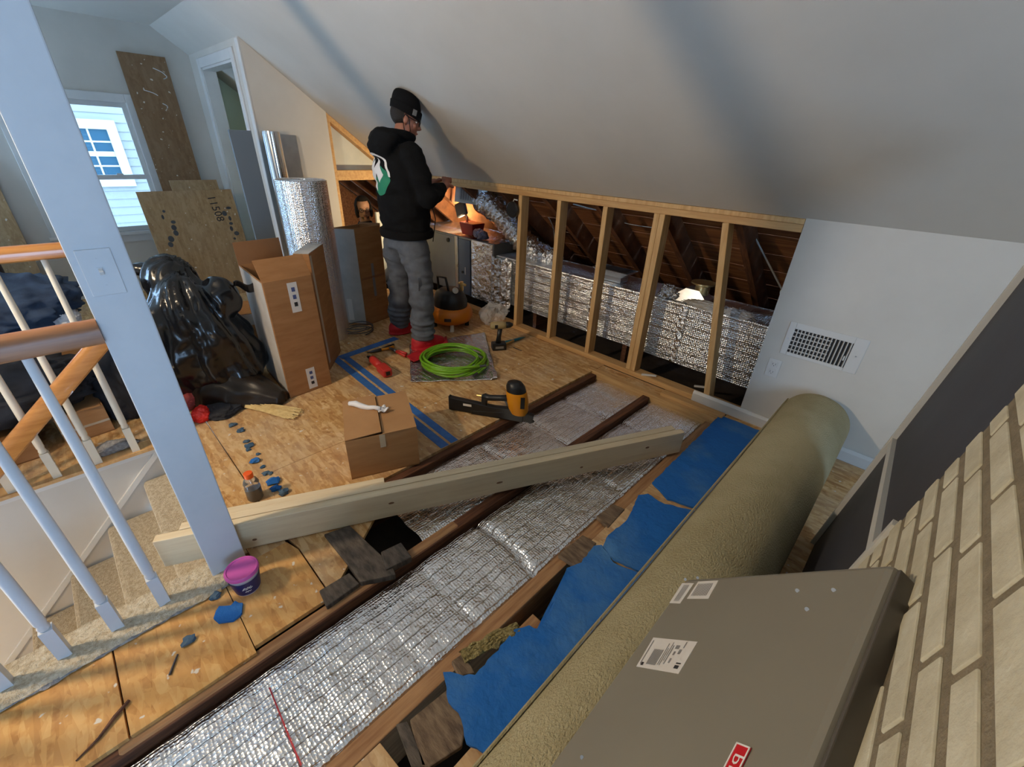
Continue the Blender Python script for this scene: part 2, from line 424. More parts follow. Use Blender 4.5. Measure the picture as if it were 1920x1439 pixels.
M_black = mat('black_plastic', (0.008, 0.008, 0.009), 0.4)
M_rubber = mat('black_rubber', (0.012, 0.012, 0.012), 0.7)
M_green = mat('logo_green', lin(30, 128, 92), 0.7)
M_redcloth = mat('red_shoe_cover', lin(176, 22, 34), 0.6, col2=lin(196, 34, 46), nscale=10, bump=0.3, bscale=30)
M_orange = mat('orange_paint', lin(214, 120, 16), 0.4)
M_yellow = mat('yellow_plastic', lin(226, 146, 24), 0.4)
M_hose = mat('green_hose', lin(112, 168, 34), 0.35)
M_toolred = mat('red_tool_plastic', lin(196, 52, 44), 0.4)
M_teal = mat('teal_grip', lin(34, 110, 130), 0.5)
M_pink = mat('pink_lid', lin(206, 92, 172), 0.35)
M_tub = mat('white_tub', lin(206, 206, 226), 0.35)
M_navy = mat('navy_label', lin(30, 36, 96), 0.4)
M_cap = mat('orange_cap', lin(236, 92, 20), 0.4)
M_clear = mat('clear_plastic', (0.9, 0.92, 0.92), 0.12, trans=0.9, spec=0.5)
M_film = mat('clear_film_bag', (0.92, 0.92, 0.92), 0.18, alpha=0.35, bump=1.0, bscale=18)
M_liquid = mat('grey_liquid', lin(70, 74, 78), 0.2)
M_paper = mat('white_paper', lin(228, 228, 232), 0.5)
M_glass = mat('window_glass', (0.95, 0.97, 1.0), 0.02, trans=1.0)
M_siding = mat('pale_siding', lin(112, 112, 106), 0.6)
M_sidetrim = mat('siding_trim', lin(150, 150, 146), 0.6)
M_winblue = mat('reflecting_pane', lin(34, 62, 74), 0.25, spec=0.3)
M_steel = mat('dark_steel', (0.10, 0.10, 0.11), 0.35, 0.8)
M_cable = mat('grey_cable', lin(150, 146, 140), 0.5)
M_green_room = mat('pale_green_wall', lin(200, 206, 180), 0.8)
M_insul = mat('white_insulation_board', lin(206, 210, 206), 0.8, col2=lin(192, 198, 196), nscale=4)
M_lampgl = mat('work_light_lens', (1, 0.85, 0.6), 0.4)
M_lampgl.node_tree.nodes['Principled BSDF'].inputs['Emission Color'].default_value = (1, 0.8, 0.5, 1)
M_lampgl.node_tree.nodes['Principled BSDF'].inputs['Emission Strength'].default_value = 12

# ------------------------------------------------------------------ setting: floor
SLK = 0.737                                    # roof pitch
def slope_z(y): return 1.235 + SLK * (2.765 - y)
FLAT = 2.375
YF = 2.765 - (FLAT - 1.235) / SLK              # where the slope meets the flat ceiling
JX = [-1.578, -1.125, -0.667]                  # joists in the open bays

floor = structure('floor')
def osb(outline, m=M_osb, parent=None, z1=0.0, t=0.018, name='osb_panel', bev=0.0012):
    return obj(name, MB().prism(outline, z1 - t, z1), m, parent or floor, bevel=bev)
def rect(x0, y0, x1, y1): return [(x0, y0), (x1, y0), (x1, y1), (x0, y1)]
g = 0.0025
osb(rect(-2.03, 0.262 + g, -1.60, 1.47), M_osb)                 # the seams follow those in the photograph
osb(rect(-3.25, 0.262 + g, -2.03 - g, 1.47 - g), M_osb)
osb(rect(-3.25, 1.47 + g, -2.03 - g, 2.749), M_osb)
osb(rect(-2.03, 1.47 + g, -1.60, 2.749), M_osb)
osb(rect(-4.47, 0.262 + g, -3.25 - g, 2.749), M_osb)
osb(rect(-6.0, -1.2, -4.47 - g, 1.46), M_osb)
osb(rect(-4.47, -3.0, -2.765, 0.262 - g), M_osb)
osb(rect(-2.765 + g, 0.132, -1.53, 0.262 - g), M_osb)
osb([(-1.53, 0.02), (-1.16, 0.02), (-1.16, 0.285 - g), (-1.46, 0.285 - g), (-1.53, 0.262)], M_osb2)
osb(rect(-1.475, -0.315 + g, -1.135, 0.02 - g), M_osb2)
osb(rect(-1.475, -1.6, -1.135, -0.315 - g), M_osb2)
osb([(-1.60, 0.265), (-1.46, 0.288), (-1.165, 0.288), (-1.40, 0.60), (-1.60, 0.60)], M_osb, z1=-0.002)
# right hand strip beside the carpet roll
osb([(-0.632, 1.16), (-0.58, 1.10), (-0.43, 1.20), (0.0, 1.20), (0.0, 2.742), (-0.62, 2.742), (-0.62, 2.635), (-0.632, 2.60)], M_osb, z1=0.004)
osb(rect(0.0 + g, -1.6, 2.6, 2.742), M_osb)
osb([(-0.63, -1.6), (0, -1.6), (0, 0.24), (-0.63, 0.18)], M_osb)
osb([(-0.44, 0.26), (0.0, 0.26), (0.0, 1.19), (-0.44, 1.19)], M_osb)
osb(rect(-1.6, 2.634, -0.66, 2.749), M_osb, z1=-0.004)
# joists
for x, w, m in ((JX[0], 0.044, M_joist), (JX[1], 0.05, M_joist), (JX[2], 0.055, M_joistl)):
    obj('floor_joist', MB().bb((x - w / 2, -1.7, -0.235), (x + w / 2, 2.585, -0.016)), m, floor, bevel=0.003)
obj('floor_joist', MB().bb((-0.60, 0.62, -0.2), (-0.55, 0.80, -0.035)), M_joistl, floor, bevel=0.003)
for x in (-2.0, -2.45, -0.22):
    obj('floor_joist', MB().bb((x - 0.02, 0.3, -0.235), (x + 0.02, 2.585, -0.02)), M_joist, floor)
obj('cavity_bottom', MB().bb((-1.65, -1.75, -0.26), (2.6, 4.6, -0.236)), M_dark, floor)
obj('cavity_bottom', MB().bb((-6.6, 0.14, -0.26), (-1.65, 4.6, -0.236)), M_dark, floor)
obj('header_board', MB().bb((-1.64, 2.588, -0.19), (-0.60, 2.632, 0.006)), M_piney, floor, bevel=0.002)
obj('ledger_board', MB().bb((-1.05, 2.636, -0.1), (-0.62, 2.70, 0.028)), M_piney, floor, bevel=0.003)

# ------------------------------------------------------------------ setting: knee wall and framing
wall_r = structure('wall_right')
YW = 2.762
obj('drywall_sheet', MB().prism([(YW, 0.0), (YW, 1.237), (YW + 0.014, 1.237), (YW + 0.014, 0.0)], -0.562, 2.6).xform(
    Matrix(((0, 0, 1, 0), (1, 0, 0, 0), (0, 1, 0, 0), (0, 0, 0, 1)))), M_wall, wall_r, bevel=0.001)
obj('sill_plate', MB().bb((-4.5, YW - 0.012, 0.0), (-0.80, YW + 0.078, 0.04)), M_piney, wall_r, bevel=0.002)
obj('sill_plate', MB().bb((-0.80 + g, YW + 0.014, 0.0), (2.6, YW + 0.09, 0.04)), M_piney, wall_r)
obj('top_plate', MB().bb((-3.3, YW, 1.165), (-0.564, YW + 0.089, 1.205)), M_piney, wall_r, bevel=0.002)
obj('top_plate', MB().bb((-4.48, YW + 0.004, 1.2055), (-0.564, YW + 0.085, 1.232)), M_pine, wall_r, bevel=0.002)
obj('top_plate', MB().bb((-4.48, YW + 0.01, 1.165), (-3.3 - g, YW + 0.09, 1.205)), M_piney, wall_r, bevel=0.002)
for x0 in (-2.632, -2.222, -1.806, -1.412, -1.373):
    w = 0.0375
    obj('stud', MB().bb((x0, YW - 0.004, 0.04), (x0 + w, YW + 0.085, 1.165)), M_pine, wall_r, bevel=0.002)
obj('stud', MB().beam((-0.778, YW + 0.04, 0.03), (-0.955, YW + 0.04, 1.165), 0.089, 0.038, (1, 0, 0)), M_pine, wall_r, bevel=0.002)
for x0 in (-0.51, -0.1, 0.3):
    obj('stud', MB().bb((x0, YW + 0.016, 0.04), (x0 + 0.038, YW + 0.1, 1.165)), M_pine, wall_r)
# sloped drywall and flat ceiling
ceil = structure('ceiling')
def sl_quad(x0, x1, y0, y1, th=0.014):
    mb = MB(); b = []
    for dz in (0, th):
        b.append([(x0, y0, slope_z(y0) + dz), (x1, y0, slope_z(y0) + dz), (x1, y1, slope_z(y1) + dz), (x0, y1, slope_z(y1) + dz)])
    return mb.loft(b)
obj('sloped_ceiling', sl_quad(-4.5, 2.6, YF, 2.765), M_ceil, ceil)
obj('sloped_ceiling', sl_quad(-6.1, -4.5 - 0.001, YF, 1.48), M_ceil, ceil)
obj('flat_ceiling', MB().bb((-6.1, -3.0, FLAT), (2.6, YF, FLAT + 0.02)), M_ceil, ceil)

# wall crossing the eaves behind the worker
wall_b = structure('wall_back')
XB = -4.5
def yz_prism(pts, x0, x1):
    return MB().prism(pts, x0, x1).xform(Matrix(((0, 0, 1, 0), (1, 0, 0, 0), (0, 1, 0, 0), (0, 0, 0, 1))))
obj('drywall_sheet', yz_prism([(1.475, 0), (2.095, 0), (2.095, slope_z(2.095)), (1.475, slope_z(1.475))], XB - 0.014, XB), M_wall, wall_b)
obj('stud', MB().bb((XB - 0.10, 2.09, 0), (XB - 0.012, 2.128, slope_z(2.14))), M_piney, wall_b, bevel=0.002)
obj('sloped_plate', MB().beam((XB - 0.055, 2.09, slope_z(2.09) - 0.024), (XB - 0.055, 2.76, slope_z(2.76) - 0.024), 0.085, 0.045), M_piney, wall_b, bevel=0.002)
obj('header_board', MB().bb((XB - 0.09, 2.128, 1.155), (XB - 0.012, 2.76, 1.245)), M_piney, wall_b, bevel=0.002)
obj('backing_board', yz_prism([(2.10, 1.2), (2.74, 1.2), (2.1, slope_z(2.1))], XB - 0.12, XB - 0.10), M_insul, wall_b)
# door wall running back to the gable
wall_d = structure('wall_door')
YD = 1.475
DX0, DX1, DZ = -5.66, -4.74, 2.06
obj('drywall_sheet', MB().bb((-6.06, YD, 0), (DX0, YD + 0.1, slope_z(YD))), M_wall, wall_d)
obj('drywall_sheet', MB().bb((DX1, YD, 0), (XB - 0.0145, YD + 0.1, slope_z(YD))), M_wall, wall_d)
obj('drywall_sheet', MB().bb((DX0, YD, DZ), (DX1, YD + 0.1, slope_z(YD))), M_wall, wall_d)
door = structure('door_1')
obj('casing', MB().bb((DX1, YD - 0.014, 0), (DX1 + 0.075, YD, DZ + 0.075)), M_trim, door, bevel=0.004)
obj('casing', MB().bb((DX0 - 0.075, YD - 0.014, 0), (DX0, YD, DZ + 0.075)), M_trim, door, bevel=0.004)
obj('casing', MB().bb((DX0, YD - 0.014, DZ), (DX1, YD, DZ + 0.075)), M_trim, door, bevel=0.004)
obj('jamb', MB().bb((DX0, YD - 0.002, 0), (DX0 + 0.018, YD + 0.11, DZ)), M_trim, door)
obj('jamb', MB().bb((DX1 - 0.018, YD - 0.002, 0), (DX1, YD + 0.11, DZ)), M_trim, door)
obj('jamb', MB().bb((DX0, YD - 0.002, DZ - 0.018), (DX1, YD + 0.11, DZ)), M_trim, door)
trim = structure('trim_1')
obj('corner_trim', MB().bb((XB - 0.06, YD - 0.012, 0), (XB + 0.006, YD, slope_z(YD) - 0.01)), M_trim, trim, bevel=0.003)
closet = structure('wall_closet')
obj('closet_wall', MB().bb((-6.06, YD + 0.1, -0.02), (-6.0, 2.08, 2.2)), M_green_room, closet)
obj('closet_wall', MB().bb((-6.0, 2.05, -0.02), (-4.62, 2.08, 1.9)), M_green_room, closet)
obj('closet_wall', MB().bb((-4.66, YD + 0.1, -0.02), (-4.625, 2.05, 2.3)), M_green_room, closet)
obj('closet_ceiling', sl_quad(-6.1, -4.62, 1.5, 2.08, 0.03), M_ceil, closet)
obj('closet_floor', MB().bb((-6.0, YD, -0.02), (-4.62, 2.08, 0.0)), M_carpet, closet)

# gable wall with the window
XG = -6.0
wall_g = structure('wall_gable')
WY0, WY1, WZ0, WZ1 = 0.02, 0.85, 0.61, 1.74
for lo, hi in (((-3.0, -0.02), (-2.5, FLAT)), ((-1.4, -0.02), (WY0, FLAT)), ((-2.5, -0.02), (-1.4, 0.6)), ((-2.5, 1.85), (-1.4, FLAT)), ((WY1, -0.02), (1.48, FLAT)), ((WY0, -0.02), (WY1, WZ0)), ((WY0, WZ1), (WY1, FLAT))):
    obj('wall_section', MB().bb((XG - 0.12, lo[0], lo[1]), (XG, hi[0], hi[1])), M_wall, wall_g)
win = structure('window_1')
fr = MB()
for y0, y1, z0, z1 in ((WY0 - 0.07, WY0, WZ0 - 0.02, WZ1 + 0.07), (WY1, WY1 + 0.07, WZ0 - 0.02, WZ1 + 0.07), (WY0, WY1, WZ1, WZ1 + 0.07)):
    obj('casing', MB().bb((XG, y0, z0), (XG + 0.016, y1, z1)), M_trim, win, bevel=0.004)
obj('sill', MB().bb((XG - 0.02, WY0 - 0.09, WZ0 - 0.03), (XG + 0.05, WY1 + 0.09, WZ0)), M_trim, win, bevel=0.004)
obj('apron', MB().bb((XG, WY0 - 0.07, WZ0 - 0.10), (XG + 0.014, WY1 + 0.07, WZ0 - 0.03)), M_trim, win)
zm = 1.09
for z0, z1, x in ((zm - 0.005, WZ1, XG - 0.075), (WZ0, zm + 0.035, XG - 0.045)):
    s = obj('sash', MB().bb((x - 0.015, WY0, z0), (x + 0.015, WY0 + 0.035, z1)).bb((x - 0.015, WY1 - 0.035, z0), (x + 0.015, WY1, z1))
            .bb((x - 0.015, WY0 + 0.035, z0), (x + 0.015, WY1 - 0.035, z0 + 0.04)).bb((x - 0.015, WY0 + 0.035, z1 - 0.04), (x + 0.015, WY1 - 0.035, z1)), M_trim, win)
    obj('glass_pane', MB().bb((x - 0.002, WY0 + 0.03, z0 + 0.03), (x + 0.002, WY1 - 0.03, z1 - 0.03)), M_glass, s)
for y in (0.30, 0.62):
    obj('sash_lock', MB().box((XG - 0.03, y, zm + 0.042), (0.02, 0.05, 0.014)), M_trim, win, bevel=0.003)

win_added = structure('added_window')  # unseen second gable window, added to bring cool daylight in on the left
for y0, y1, z0, z1 in ((-2.5, -2.46, 0.6, 1.85), (-1.44, -1.4, 0.6, 1.85), (-2.46, -1.44, 0.6, 0.64), (-2.46, -1.44, 1.81, 1.85), (-2.46, -1.44, 1.2, 1.25)):
    obj('sash', MB().bb((XG - 0.07, y0, z0), (XG - 0.03, y1, z1)), M_trim, win_added)
obj('glass_pane', MB().bb((XG - 0.052, -2.46, 0.64), (XG - 0.048, -1.44, 1.81)), M_glass, win_added)
# walls the photograph does not show, closing the room
wall_l = structure('wall_left')
obj('wall_section', MB().bb((-6.1, -3.1, -0.02), (2.6, -3.0, FLAT)), M_wall, wall_l)
wall_e = structure('wall_east')
for lo, hi in (((-3.0, -0.3), (-1.3, FLAT)), ((0.2, -0.3), (4.6, FLAT + 0.4)), ((-1.3, -0.3), (0.2, 0.8)), ((-1.3, 2.1), (0.2, FLAT))):
    obj('wall_section', MB().bb((2.6, lo[0], lo[1]), (2.7, hi[0], hi[1])), M_wall, wall_e)
osb(rect(-1.135, -3.0, 2.6, -1.6 - g), M_osb)

# baseboard and the wall fittings
bb = tag(obj('baseboard_right', MB().prism([(0, 0), (0.017, 0), (0.017, 0.06), (0.008, 0.078), (0, 0.078)], -0.87, 2.6).xform(
    Matrix(((0, 0, 1, 0), (-1, 0, 0, YW - 0.002), (0, 1, 0, 0.0), (0, 0, 0, 1)))), M_trim), kind='structure')

# ------------------------------------------------------------------ attic behind the knee wall
roof = structure('ceiling_attic')
def roof_z(y): return slope_z(y) + 0.17
for i in range(18):
    x = -6.5 + 0.508 * i
    y_ = 2.1 if x < -4.66 else 2.86
    obj('rafter', MB().beam((x, y_, slope_z(y_) + 0.07), (x, 4.6, slope_z(4.6) + 0.07), 0.045, 0.15), M_rafter, roof)
for k in range(16):
    y0 = 2.0 + 0.20 * k
    obj('roof_board', MB().beam((-6.6, y0 + 0.1, roof_z(y0 + 0.1)), (2.6, y0 + 0.1, roof_z(y0 + 0.1)), 0.243, 0.02, (0, SLK, 1)), M_sheath, roof)
attic = structure('floor_attic')
obj('attic_deck', MB().bb((-6.6, 2.86, -0.10), (2.6, 5.0, -0.08)), M_dark, attic)
for x in (-5.9, -5.4, -4.9, -4.4, -3.9):
    obj('attic_joist', MB().bb((x - 0.02, 2.86, -0.08), (x + 0.02, 4.6, -0.02)), M_joist, attic)
obj('attic_deck', MB().bb((-6.6, 2.1, -0.10), (-4.6, 2.86, -0.08)), M_dark, attic)
obj('attic_wall', MB().bb((-6.65, 2.05, -0.3), (-6.6, 5.0, 2.1)), M_sheath, attic)

# ------------------------------------------------------------------ stairs
stair = structure('stairs')
SX0, SX1 = -2.70, -1.60
for k in range(9):
    z = -0.195 * (k + 1); y1 = 0.13 - 0.215 * k; y0 = y1 - 0.245
    obj('stair_tread', MB().bb((SX0 + 0.012, y0, z - 0.20), (SX1, y1, z)), M_carpet, stair, bevel=0.02)
sw = structure('wall_stairwell')
obj('drywall_sheet', MB().bb((SX0 - 0.05, -3.0, -2.4), (SX0, 0.13, -0.019)), M_wall, sw)
obj('drywall_sheet', MB().bb((SX1 + 0.0, -3.0, -2.4), (SX1 + 0.05, 0.12, -0.02)), M_wall, sw)
obj('drywall_sheet', MB().bb((SX0, -3.1, -2.4), (SX1, -3.0, 0.0)), M_wall, sw)
obj('drywall_sheet', MB().bb((SX0, 0.115, -0.2), (SX1, 0.13, -0.018)), M_carpet, sw)
sk = structure('trim_2')
obj('skirt_trim', MB().beam((SX0 + 0.008, 0.06, 0.01), (SX0 + 0.008, -1.8, -1.86), 0.016, 0.026, (0, 1, 1)), M_trim, sk)
obj('stair_cap', MB().bb((SX0 - 0.06, -3.0, -0.018), (SX0 + 0.03, 0.13, 0.0)), M_piney, sk)
obj('cap_moulding', MB().bb((SX0, -3.0, -0.045), (SX0 + 0.018, 0.13, -0.018)), M_trim, sk)
# carpet turned over the stair edge, with its torn rim
def carpet_edge(u, v):
    y = 0.10 - 1.7 * u
    x = -1.612 + v * (0.142 + 0.012 * nz(y, 0, 1, 9))
    return V((x, y, 0.012 + 0.006 * nz(x, y, 0, 40) - (0.009 if v > 0.96 else 0)))
edge = obj('landing_carpet', MB().grid(carpet_edge, 160, 14), M_carpet, stair, solid=0.012)
def dust_edge(u, v):
    y = 0.12 - 1.7 * u
    x = -1.498 + v * (0.036 + 0.016 * nz(y, 3, 1, 12))
    return V((x, y, 0.004 + 0.014 * math.sin(PI * v) + 0.006 * nz(x, y, 2, 60)))
obj('torn_carpet_edge', MB().grid(dust_edge, 220, 6), M_carpdust, stair)

# ------------------------------------------------------------------ post and railings
post = thing('square_post', 'blue-lit white square wall post with a switch plate, nearest the camera', 'post', (-1.58, 0.055, 0))
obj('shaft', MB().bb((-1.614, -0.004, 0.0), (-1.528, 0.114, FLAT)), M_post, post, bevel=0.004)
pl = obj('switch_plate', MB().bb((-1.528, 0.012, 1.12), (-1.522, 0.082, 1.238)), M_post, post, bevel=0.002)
obj('toggle', MB().bb((-1.523, 0.041, 1.165), (-1.519, 0.053, 1.193)), M_post, pl)
obj('toggle_lever', MB().box((-1.515, 0.047, 1.183), (0.014, 0.008, 0.01), (0, 0.5, 0)), M_trim, pl)
for z in (1.145, 1.213): obj('screw', MB().cyl((-1.523, 0.047, z), (-1.5205, 0.047, z), 0.003, seg=8), M_post, pl)
post2 = thing('stair_post', 'second square white post behind the nearest post at the far stair rail', 'post', (-2.75, 0.1, 0))
obj('shaft', MB().bb((-2.80, 0.045, 0.0), (-2.715, 0.13, FLAT)), M_post, post2, bevel=0.004)

def baluster_mb(x, y, z0, z1, s=1.0):
    h = z1 - z0
    q = 0.016 * s
    mb = MB().bb((x - q, y - q, z0), (x + q, y + q, z0 + 0.145))
    prof = [(0.0001, z0 + 0.143), (0.0125 * s, z0 + 0.146), (0.0155 * s, z0 + 0.156), (0.0125 * s, z0 + 0.166), (0.0150 * s, z0 + 0.176), (0.0152 * s, z0 + 0.20), (0.0150 * s, z0 + 0.35),
            (0.0135 * s, z0 + 0.6), (0.0105 * s, z1), (0.0001, z1)]
    return mb.lathe(prof, (x, y, 0), 14)
def rail_mb(p0, p1, w, h, up=(0, 0, 1)):
    p0, p1 = V(p0), V(p1); d = (p1 - p0).normalized(); sd = d.cross(V(up)).normalized(); u = sd.cross(d)
    prof = [(-0.5, 0.1), (-0.5, 0.55), (-0.42, 0.8), (-0.22, 0.97), (0, 1.0), (0.22, 0.97), (0.42, 0.8), (0.5, 0.55), (0.5, 0.1), (0.38, 0.0), (-0.38, 0.0)]
    return MB().loft([[p + sd * (a * w) + u * ((b - 0.5) * h) for a, b in prof] for p in (p0, p1)])
rn = thing('stair_railing', 'near stair railing, dull oak handrail on grey-lit white turned balusters', 'railing', (-1.53, -0.5, 0))
obj('handrail', rail_mb((-1.533, -0.004, 1.03), (-1.533, -1.6, 1.03), 0.062, 0.062), M_oakd, rn, smooth='auto')
for k in range(9):
    y = -0.155 - 0.131 * k
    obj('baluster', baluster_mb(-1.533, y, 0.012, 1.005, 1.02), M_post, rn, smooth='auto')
rf = thing('stair_railing', 'far stair railing, bright honey-oak handrail on cream turned balusters', 'railing', (-2.7, -0.5, 0))
obj('handrail', rail_mb((-2.70, 0.045, 1.045), (-2.70, -2.2, 1.045), 0.062, 0.062), M_oak, rf, smooth='auto')
for k in range(14):
    y = -0.078 - 0.153 * k
    obj('baluster', baluster_mb(-2.698, y, 0.0, 1.02, 1.0), M_cream, rf, smooth='auto')
rd = thing('sloping_handrail', 'honey-oak handrail sloping down the stairs across the far balusters', 'handrail', (-2.63, -0.06, 0.6))
obj('rail', rail_mb((-2.63, 0.0, 0.66), (-2.63, -1.9, -1.07), 0.055, 0.075), M_oak, rd, smooth='auto')
for k in (0.3, 1.2):
    obj('bracket', MB().beam((-2.63, -k, 0.66 - 0.91 * k - 0.03), (-2.685, -k, 0.66 - 0.91 * k - 0.06), 0.014, 0.014), M_steel, rd)

# ------------------------------------------------------------------ foil insulation batts in the joist bays
def batt(name, x0, x1, y0, y1, z, label, seams, m, hump=0.012, step=0.011):
    nu = int((x1 - x0) / step); nv = int((y1 - y0) / 0.02)
    def f(u, v):
        x = x0 + (x1 - x0) * u; y = y0 + (y1 - y0) * v
        e = min(u, 1 - u)
        zz = z + hump * min(1, e * 9) + 0.006 * nz(x, y, 0, 5) + 0.0035 * nz(x, y, 3, 16)
        for s, dpt in seams:
            zz -= dpt * math.exp(-((y - s - 0.03 * nz(x, s, 1, 6)) / 0.012) ** 2)
        if e < 0.02: zz -= 0.06
        return V((x + 0.006 * nz(y, 1, x > 0.5, 7) * (e < 0.05), y + 0.012 * nz(x, 2, 0, 12) * (v in (0, 1)), zz))
    o = obj(name, MB().grid(f, nu, nv), m, smooth=True)
    return tag(o, label, 'insulation', kind=None)
batt('foil_insulation_batt', -1.553, -1.155, 0.70, 2.58, -0.052, 'shiny foil insulation batt in the floor bay behind the lumber, under the nail gun', ((1.36, 0.012), (1.75, 0.016), (2.15, 0.02), (2.42, 0.01)), M_foilq)
batt('foil_insulation_batt', -1.095, -0.70, -0.75, 2.58, -0.050, 'long foil insulation batt in the middle floor bay, running under the lumber to the foreground', ((0.25, 0.004), (0.62, 0.010), (0.95, 0.028), (1.62, 0.012), (2.2, 0.02)), M_foilq)

# red chalk line printed on the long batt
def strip(name, pts, w, z, m, label, cat='tape', parent=None, th=0.0006):
    mb = MB()
    for a, b in zip(pts, pts[1:]):
        a, b = V(a), V(b); d = (b - a); d.z = 0; d.normalize(); n = V((-d.y, d.x, 0)) * w / 2
        mb.loft([[a + n, a - n, a - n + V((0, 0, th)), a + n + V((0, 0, th))], [b + n, b - n, b - n + V((0, 0, th)), b + n + V((0, 0, th))]])
    o = obj(name, mb, m, parent)
    if label: tag(o, label, cat)
    return o
M_redmark = mat('red_print_mark', lin(190, 60, 70), 0.5, 0.4)
strip('red_printed_line', [at(505, 1290, -0.032), at(525, 1340, -0.032), at(545, 1390, -0.032), at(565, 1436, -0.032)], 0.004, 0, M_redmark, 'thin red printed line across the foil batt in the foreground', 'marking')

# ------------------------------------------------------------------ lumber lying across the bays
def board(name, p0, p1, t, h, side, label, m=M_pine_pale, zlift=0.0):
    """on-edge board whose visible lower edge runs p0-p1"""
    p0, p1 = V(p0), V(p1); d = (p1 - p0).normalized(); L = (p1 - p0).length
    yaw = math.atan2(d.y, d.x) - PI / 2
    r = thing(name, label, 'lumber', (p0.x, p0.y, p0.z + zlift), (math.asin(max(-1, min(1, d.z))), 0, yaw), 'boards lying across the joists')
    mb = MB().bb((-t if side > 0 else 0, 0, 0), (0 if side > 0 else t, L, h))
    obj('plank', mb, m, r, local=True, bevel=0.003)
    for k in range(5):
        y = L * (0.13 + 0.19 * k + 0.05 * math.sin(k * 7)); z = h * (0.3 + 0.4 * ((k * 37) % 10) / 10)
        obj('knot', MB().ball((0.0003, y, z), (0.0006, 0.009 + 0.004 * (k % 3), 0.006), 10), M_knot, r, local=True)
    return r
M_knot = mat('pine_knot', lin(120, 84, 56), 0.6)
pA, pB = V((-1.722, -0.125, 0.004)), V((-0.652, 2.11, 0.004))
bd = (pB - pA).normalized(); bn = V((-bd.y, bd.x, 0))
board('lumber_board', pA, pB, 0.038, 0.14, 1, 'pale pine board on edge across the joists, front one with grey-white broad face')
q = bn * 0.042
board('lumber_board', pA + q + bd * 0.075, pB + q - bd * 0.03, 0.038, 0.14, 1, 'middle pine board on edge, sandwiched directly behind the pale front board')
q = bn * 0.084
board('lumber_board', pA + q + bd * 0.14, pB + q - bd * 1.62, 0.038, 0.135, 1, 'short pine board rearmost of the stack beside the white post', M_pine_pale)

# ------------------------------------------------------------------ old wood scraps near the post and holes
def scrap(name, outline_px, z0, z1, m, label, cat='wood'):
    pts = [at(*p, z1) for p in outline_px]
    return tag(obj(name, MB().prism([(p.x, p.y) for p in pts], z0, z1), m, bevel=0.004), label, cat)
scrap('old_plank', [(607, 1002), (655, 985), (735, 1060), (742, 1078), (675, 1092), (655, 1062)], -0.016, 0.012, M_oldwood, 'dark grey weathered plank sloping from the lumber to the joist')
scrap('wood_block', [(714, 1035), (752, 1017), (772, 1044), (724, 1068)], -0.012, 0.022, M_oldwood, 'small square dark grey wood block resting on the tan joist end')
scrap('wood_block', [(598, 1108), (655, 1074), (674, 1094), (612, 1138)], -0.016, 0.008, M_oldwood, 'dark grey flat wood block at the floor edge, right of the pink-lidded tub')
nj = thing('sister_joist', 'rounded tan joist end lying along the middle joist beside the small grey block', 'lumber', (-1.08, 0.6, 0))
obj('plank', MB().bb((-1.155, -0.35, -0.075), (-1.103, 0.86, -0.013)), M_joistl, nj, bevel=0.012)
scrap('old_plank', [(1046, 1040), (1092, 1003), (1118, 1018), (1104, 1052), (1086, 1066)], -0.012, 0.010, M_brownwood, 'grey-brown plank end under the torn blue foam, with a broken pale edge')
scrap('old_plank', [(1118, 968), (1150, 945), (1172, 955), (1140, 990)], -0.012, 0.008, M_brownwood, 'small grey-brown plank end beside the second blue foam piece')
scrap('old_plank', [(768, 1350), (842, 1290), (878, 1345), (866, 1400), (806, 1439), (790, 1439)], -0.014, 0.006, M_brownwood, 'wide dark grey-brown plank under the foreground blue foam')
scrap('old_plank', [(742, 1358), (764, 1352), (800, 1439), (772, 1439)], -0.014, 0.006, M_oldwood, 'narrow grey plank strip left of the wide dark plank in the foreground')
scrap('old_plank', [(846, 1240), (872, 1222), (890, 1262), (860, 1268)], -0.02, 0.0, M_brownwood, 'short brown plank piece left of the lowest torn blue foam')
cp = tag(obj('carpet_scrap', MB().grid(lambda u, v: at(862 + 105 * u + 10 * v, 1226 - 56 * u + 22 * v, 0.0) + V((0, 0, 0.012 * nz(u * 5, v * 5, 0, 2) + 0.01)), 24, 12), mat('mossy_carpet', lin(120, 108, 66), 1.0, col2=lin(160, 146, 100), nscale=90, bump=1, bscale=120), solid=0.01), 'tattered yellow-green carpet scrap beside the joist in the foreground', 'carpet')

# blue foam underlay pieces
def foam(px, label, zf=0.012, seed=0):
    pts = [at(*p, 0.015) for p in px]
    out = []
    n = len(pts)
    for i in range(n):
        a, b = pts[i], pts[(i + 1) % n]
        k = max(2, int((b - a).length / 0.018))
        for j in range(k):
            p = a.lerp(b, j / k)
            out.append((p.x + 0.007 * nz(p.x, p.y, seed, 45), p.y + 0.007 * nz(p.x, p.y, seed + 5, 45)))
    mb = MB().prism(out, 0, 0.010)
    bm = mb.bm
    bmesh.ops.subdivide_edges(bm, edges=[e for e in bm.edges if e.calc_length() > 0.06], cuts=2)
    bmesh.ops.triangulate(bm, faces=bm.faces)
    bmesh.ops.subdivide_edges(bm, edges=[e for e in bm.edges if e.calc_length() > 0.05], cuts=1)
    for v in bm.verts:
        v.co.z += zf + 0.006 * nz(v.co.x, v.co.y, seed, 9) + 0.003 * nz(v.co.x, v.co.y, seed, 30)
    o = obj('blue_foam_pad', mb, M_blue, smooth='auto')
    return tag(o, label, 'foam pad', 'torn blue underlay')
foam([(1350, 779), (1445, 818), (1425, 862), (1340, 965), (1252, 936), (1222, 907)], 'blue foam pad by the white baseboard, farthest of the torn pieces', 0.010, 1)
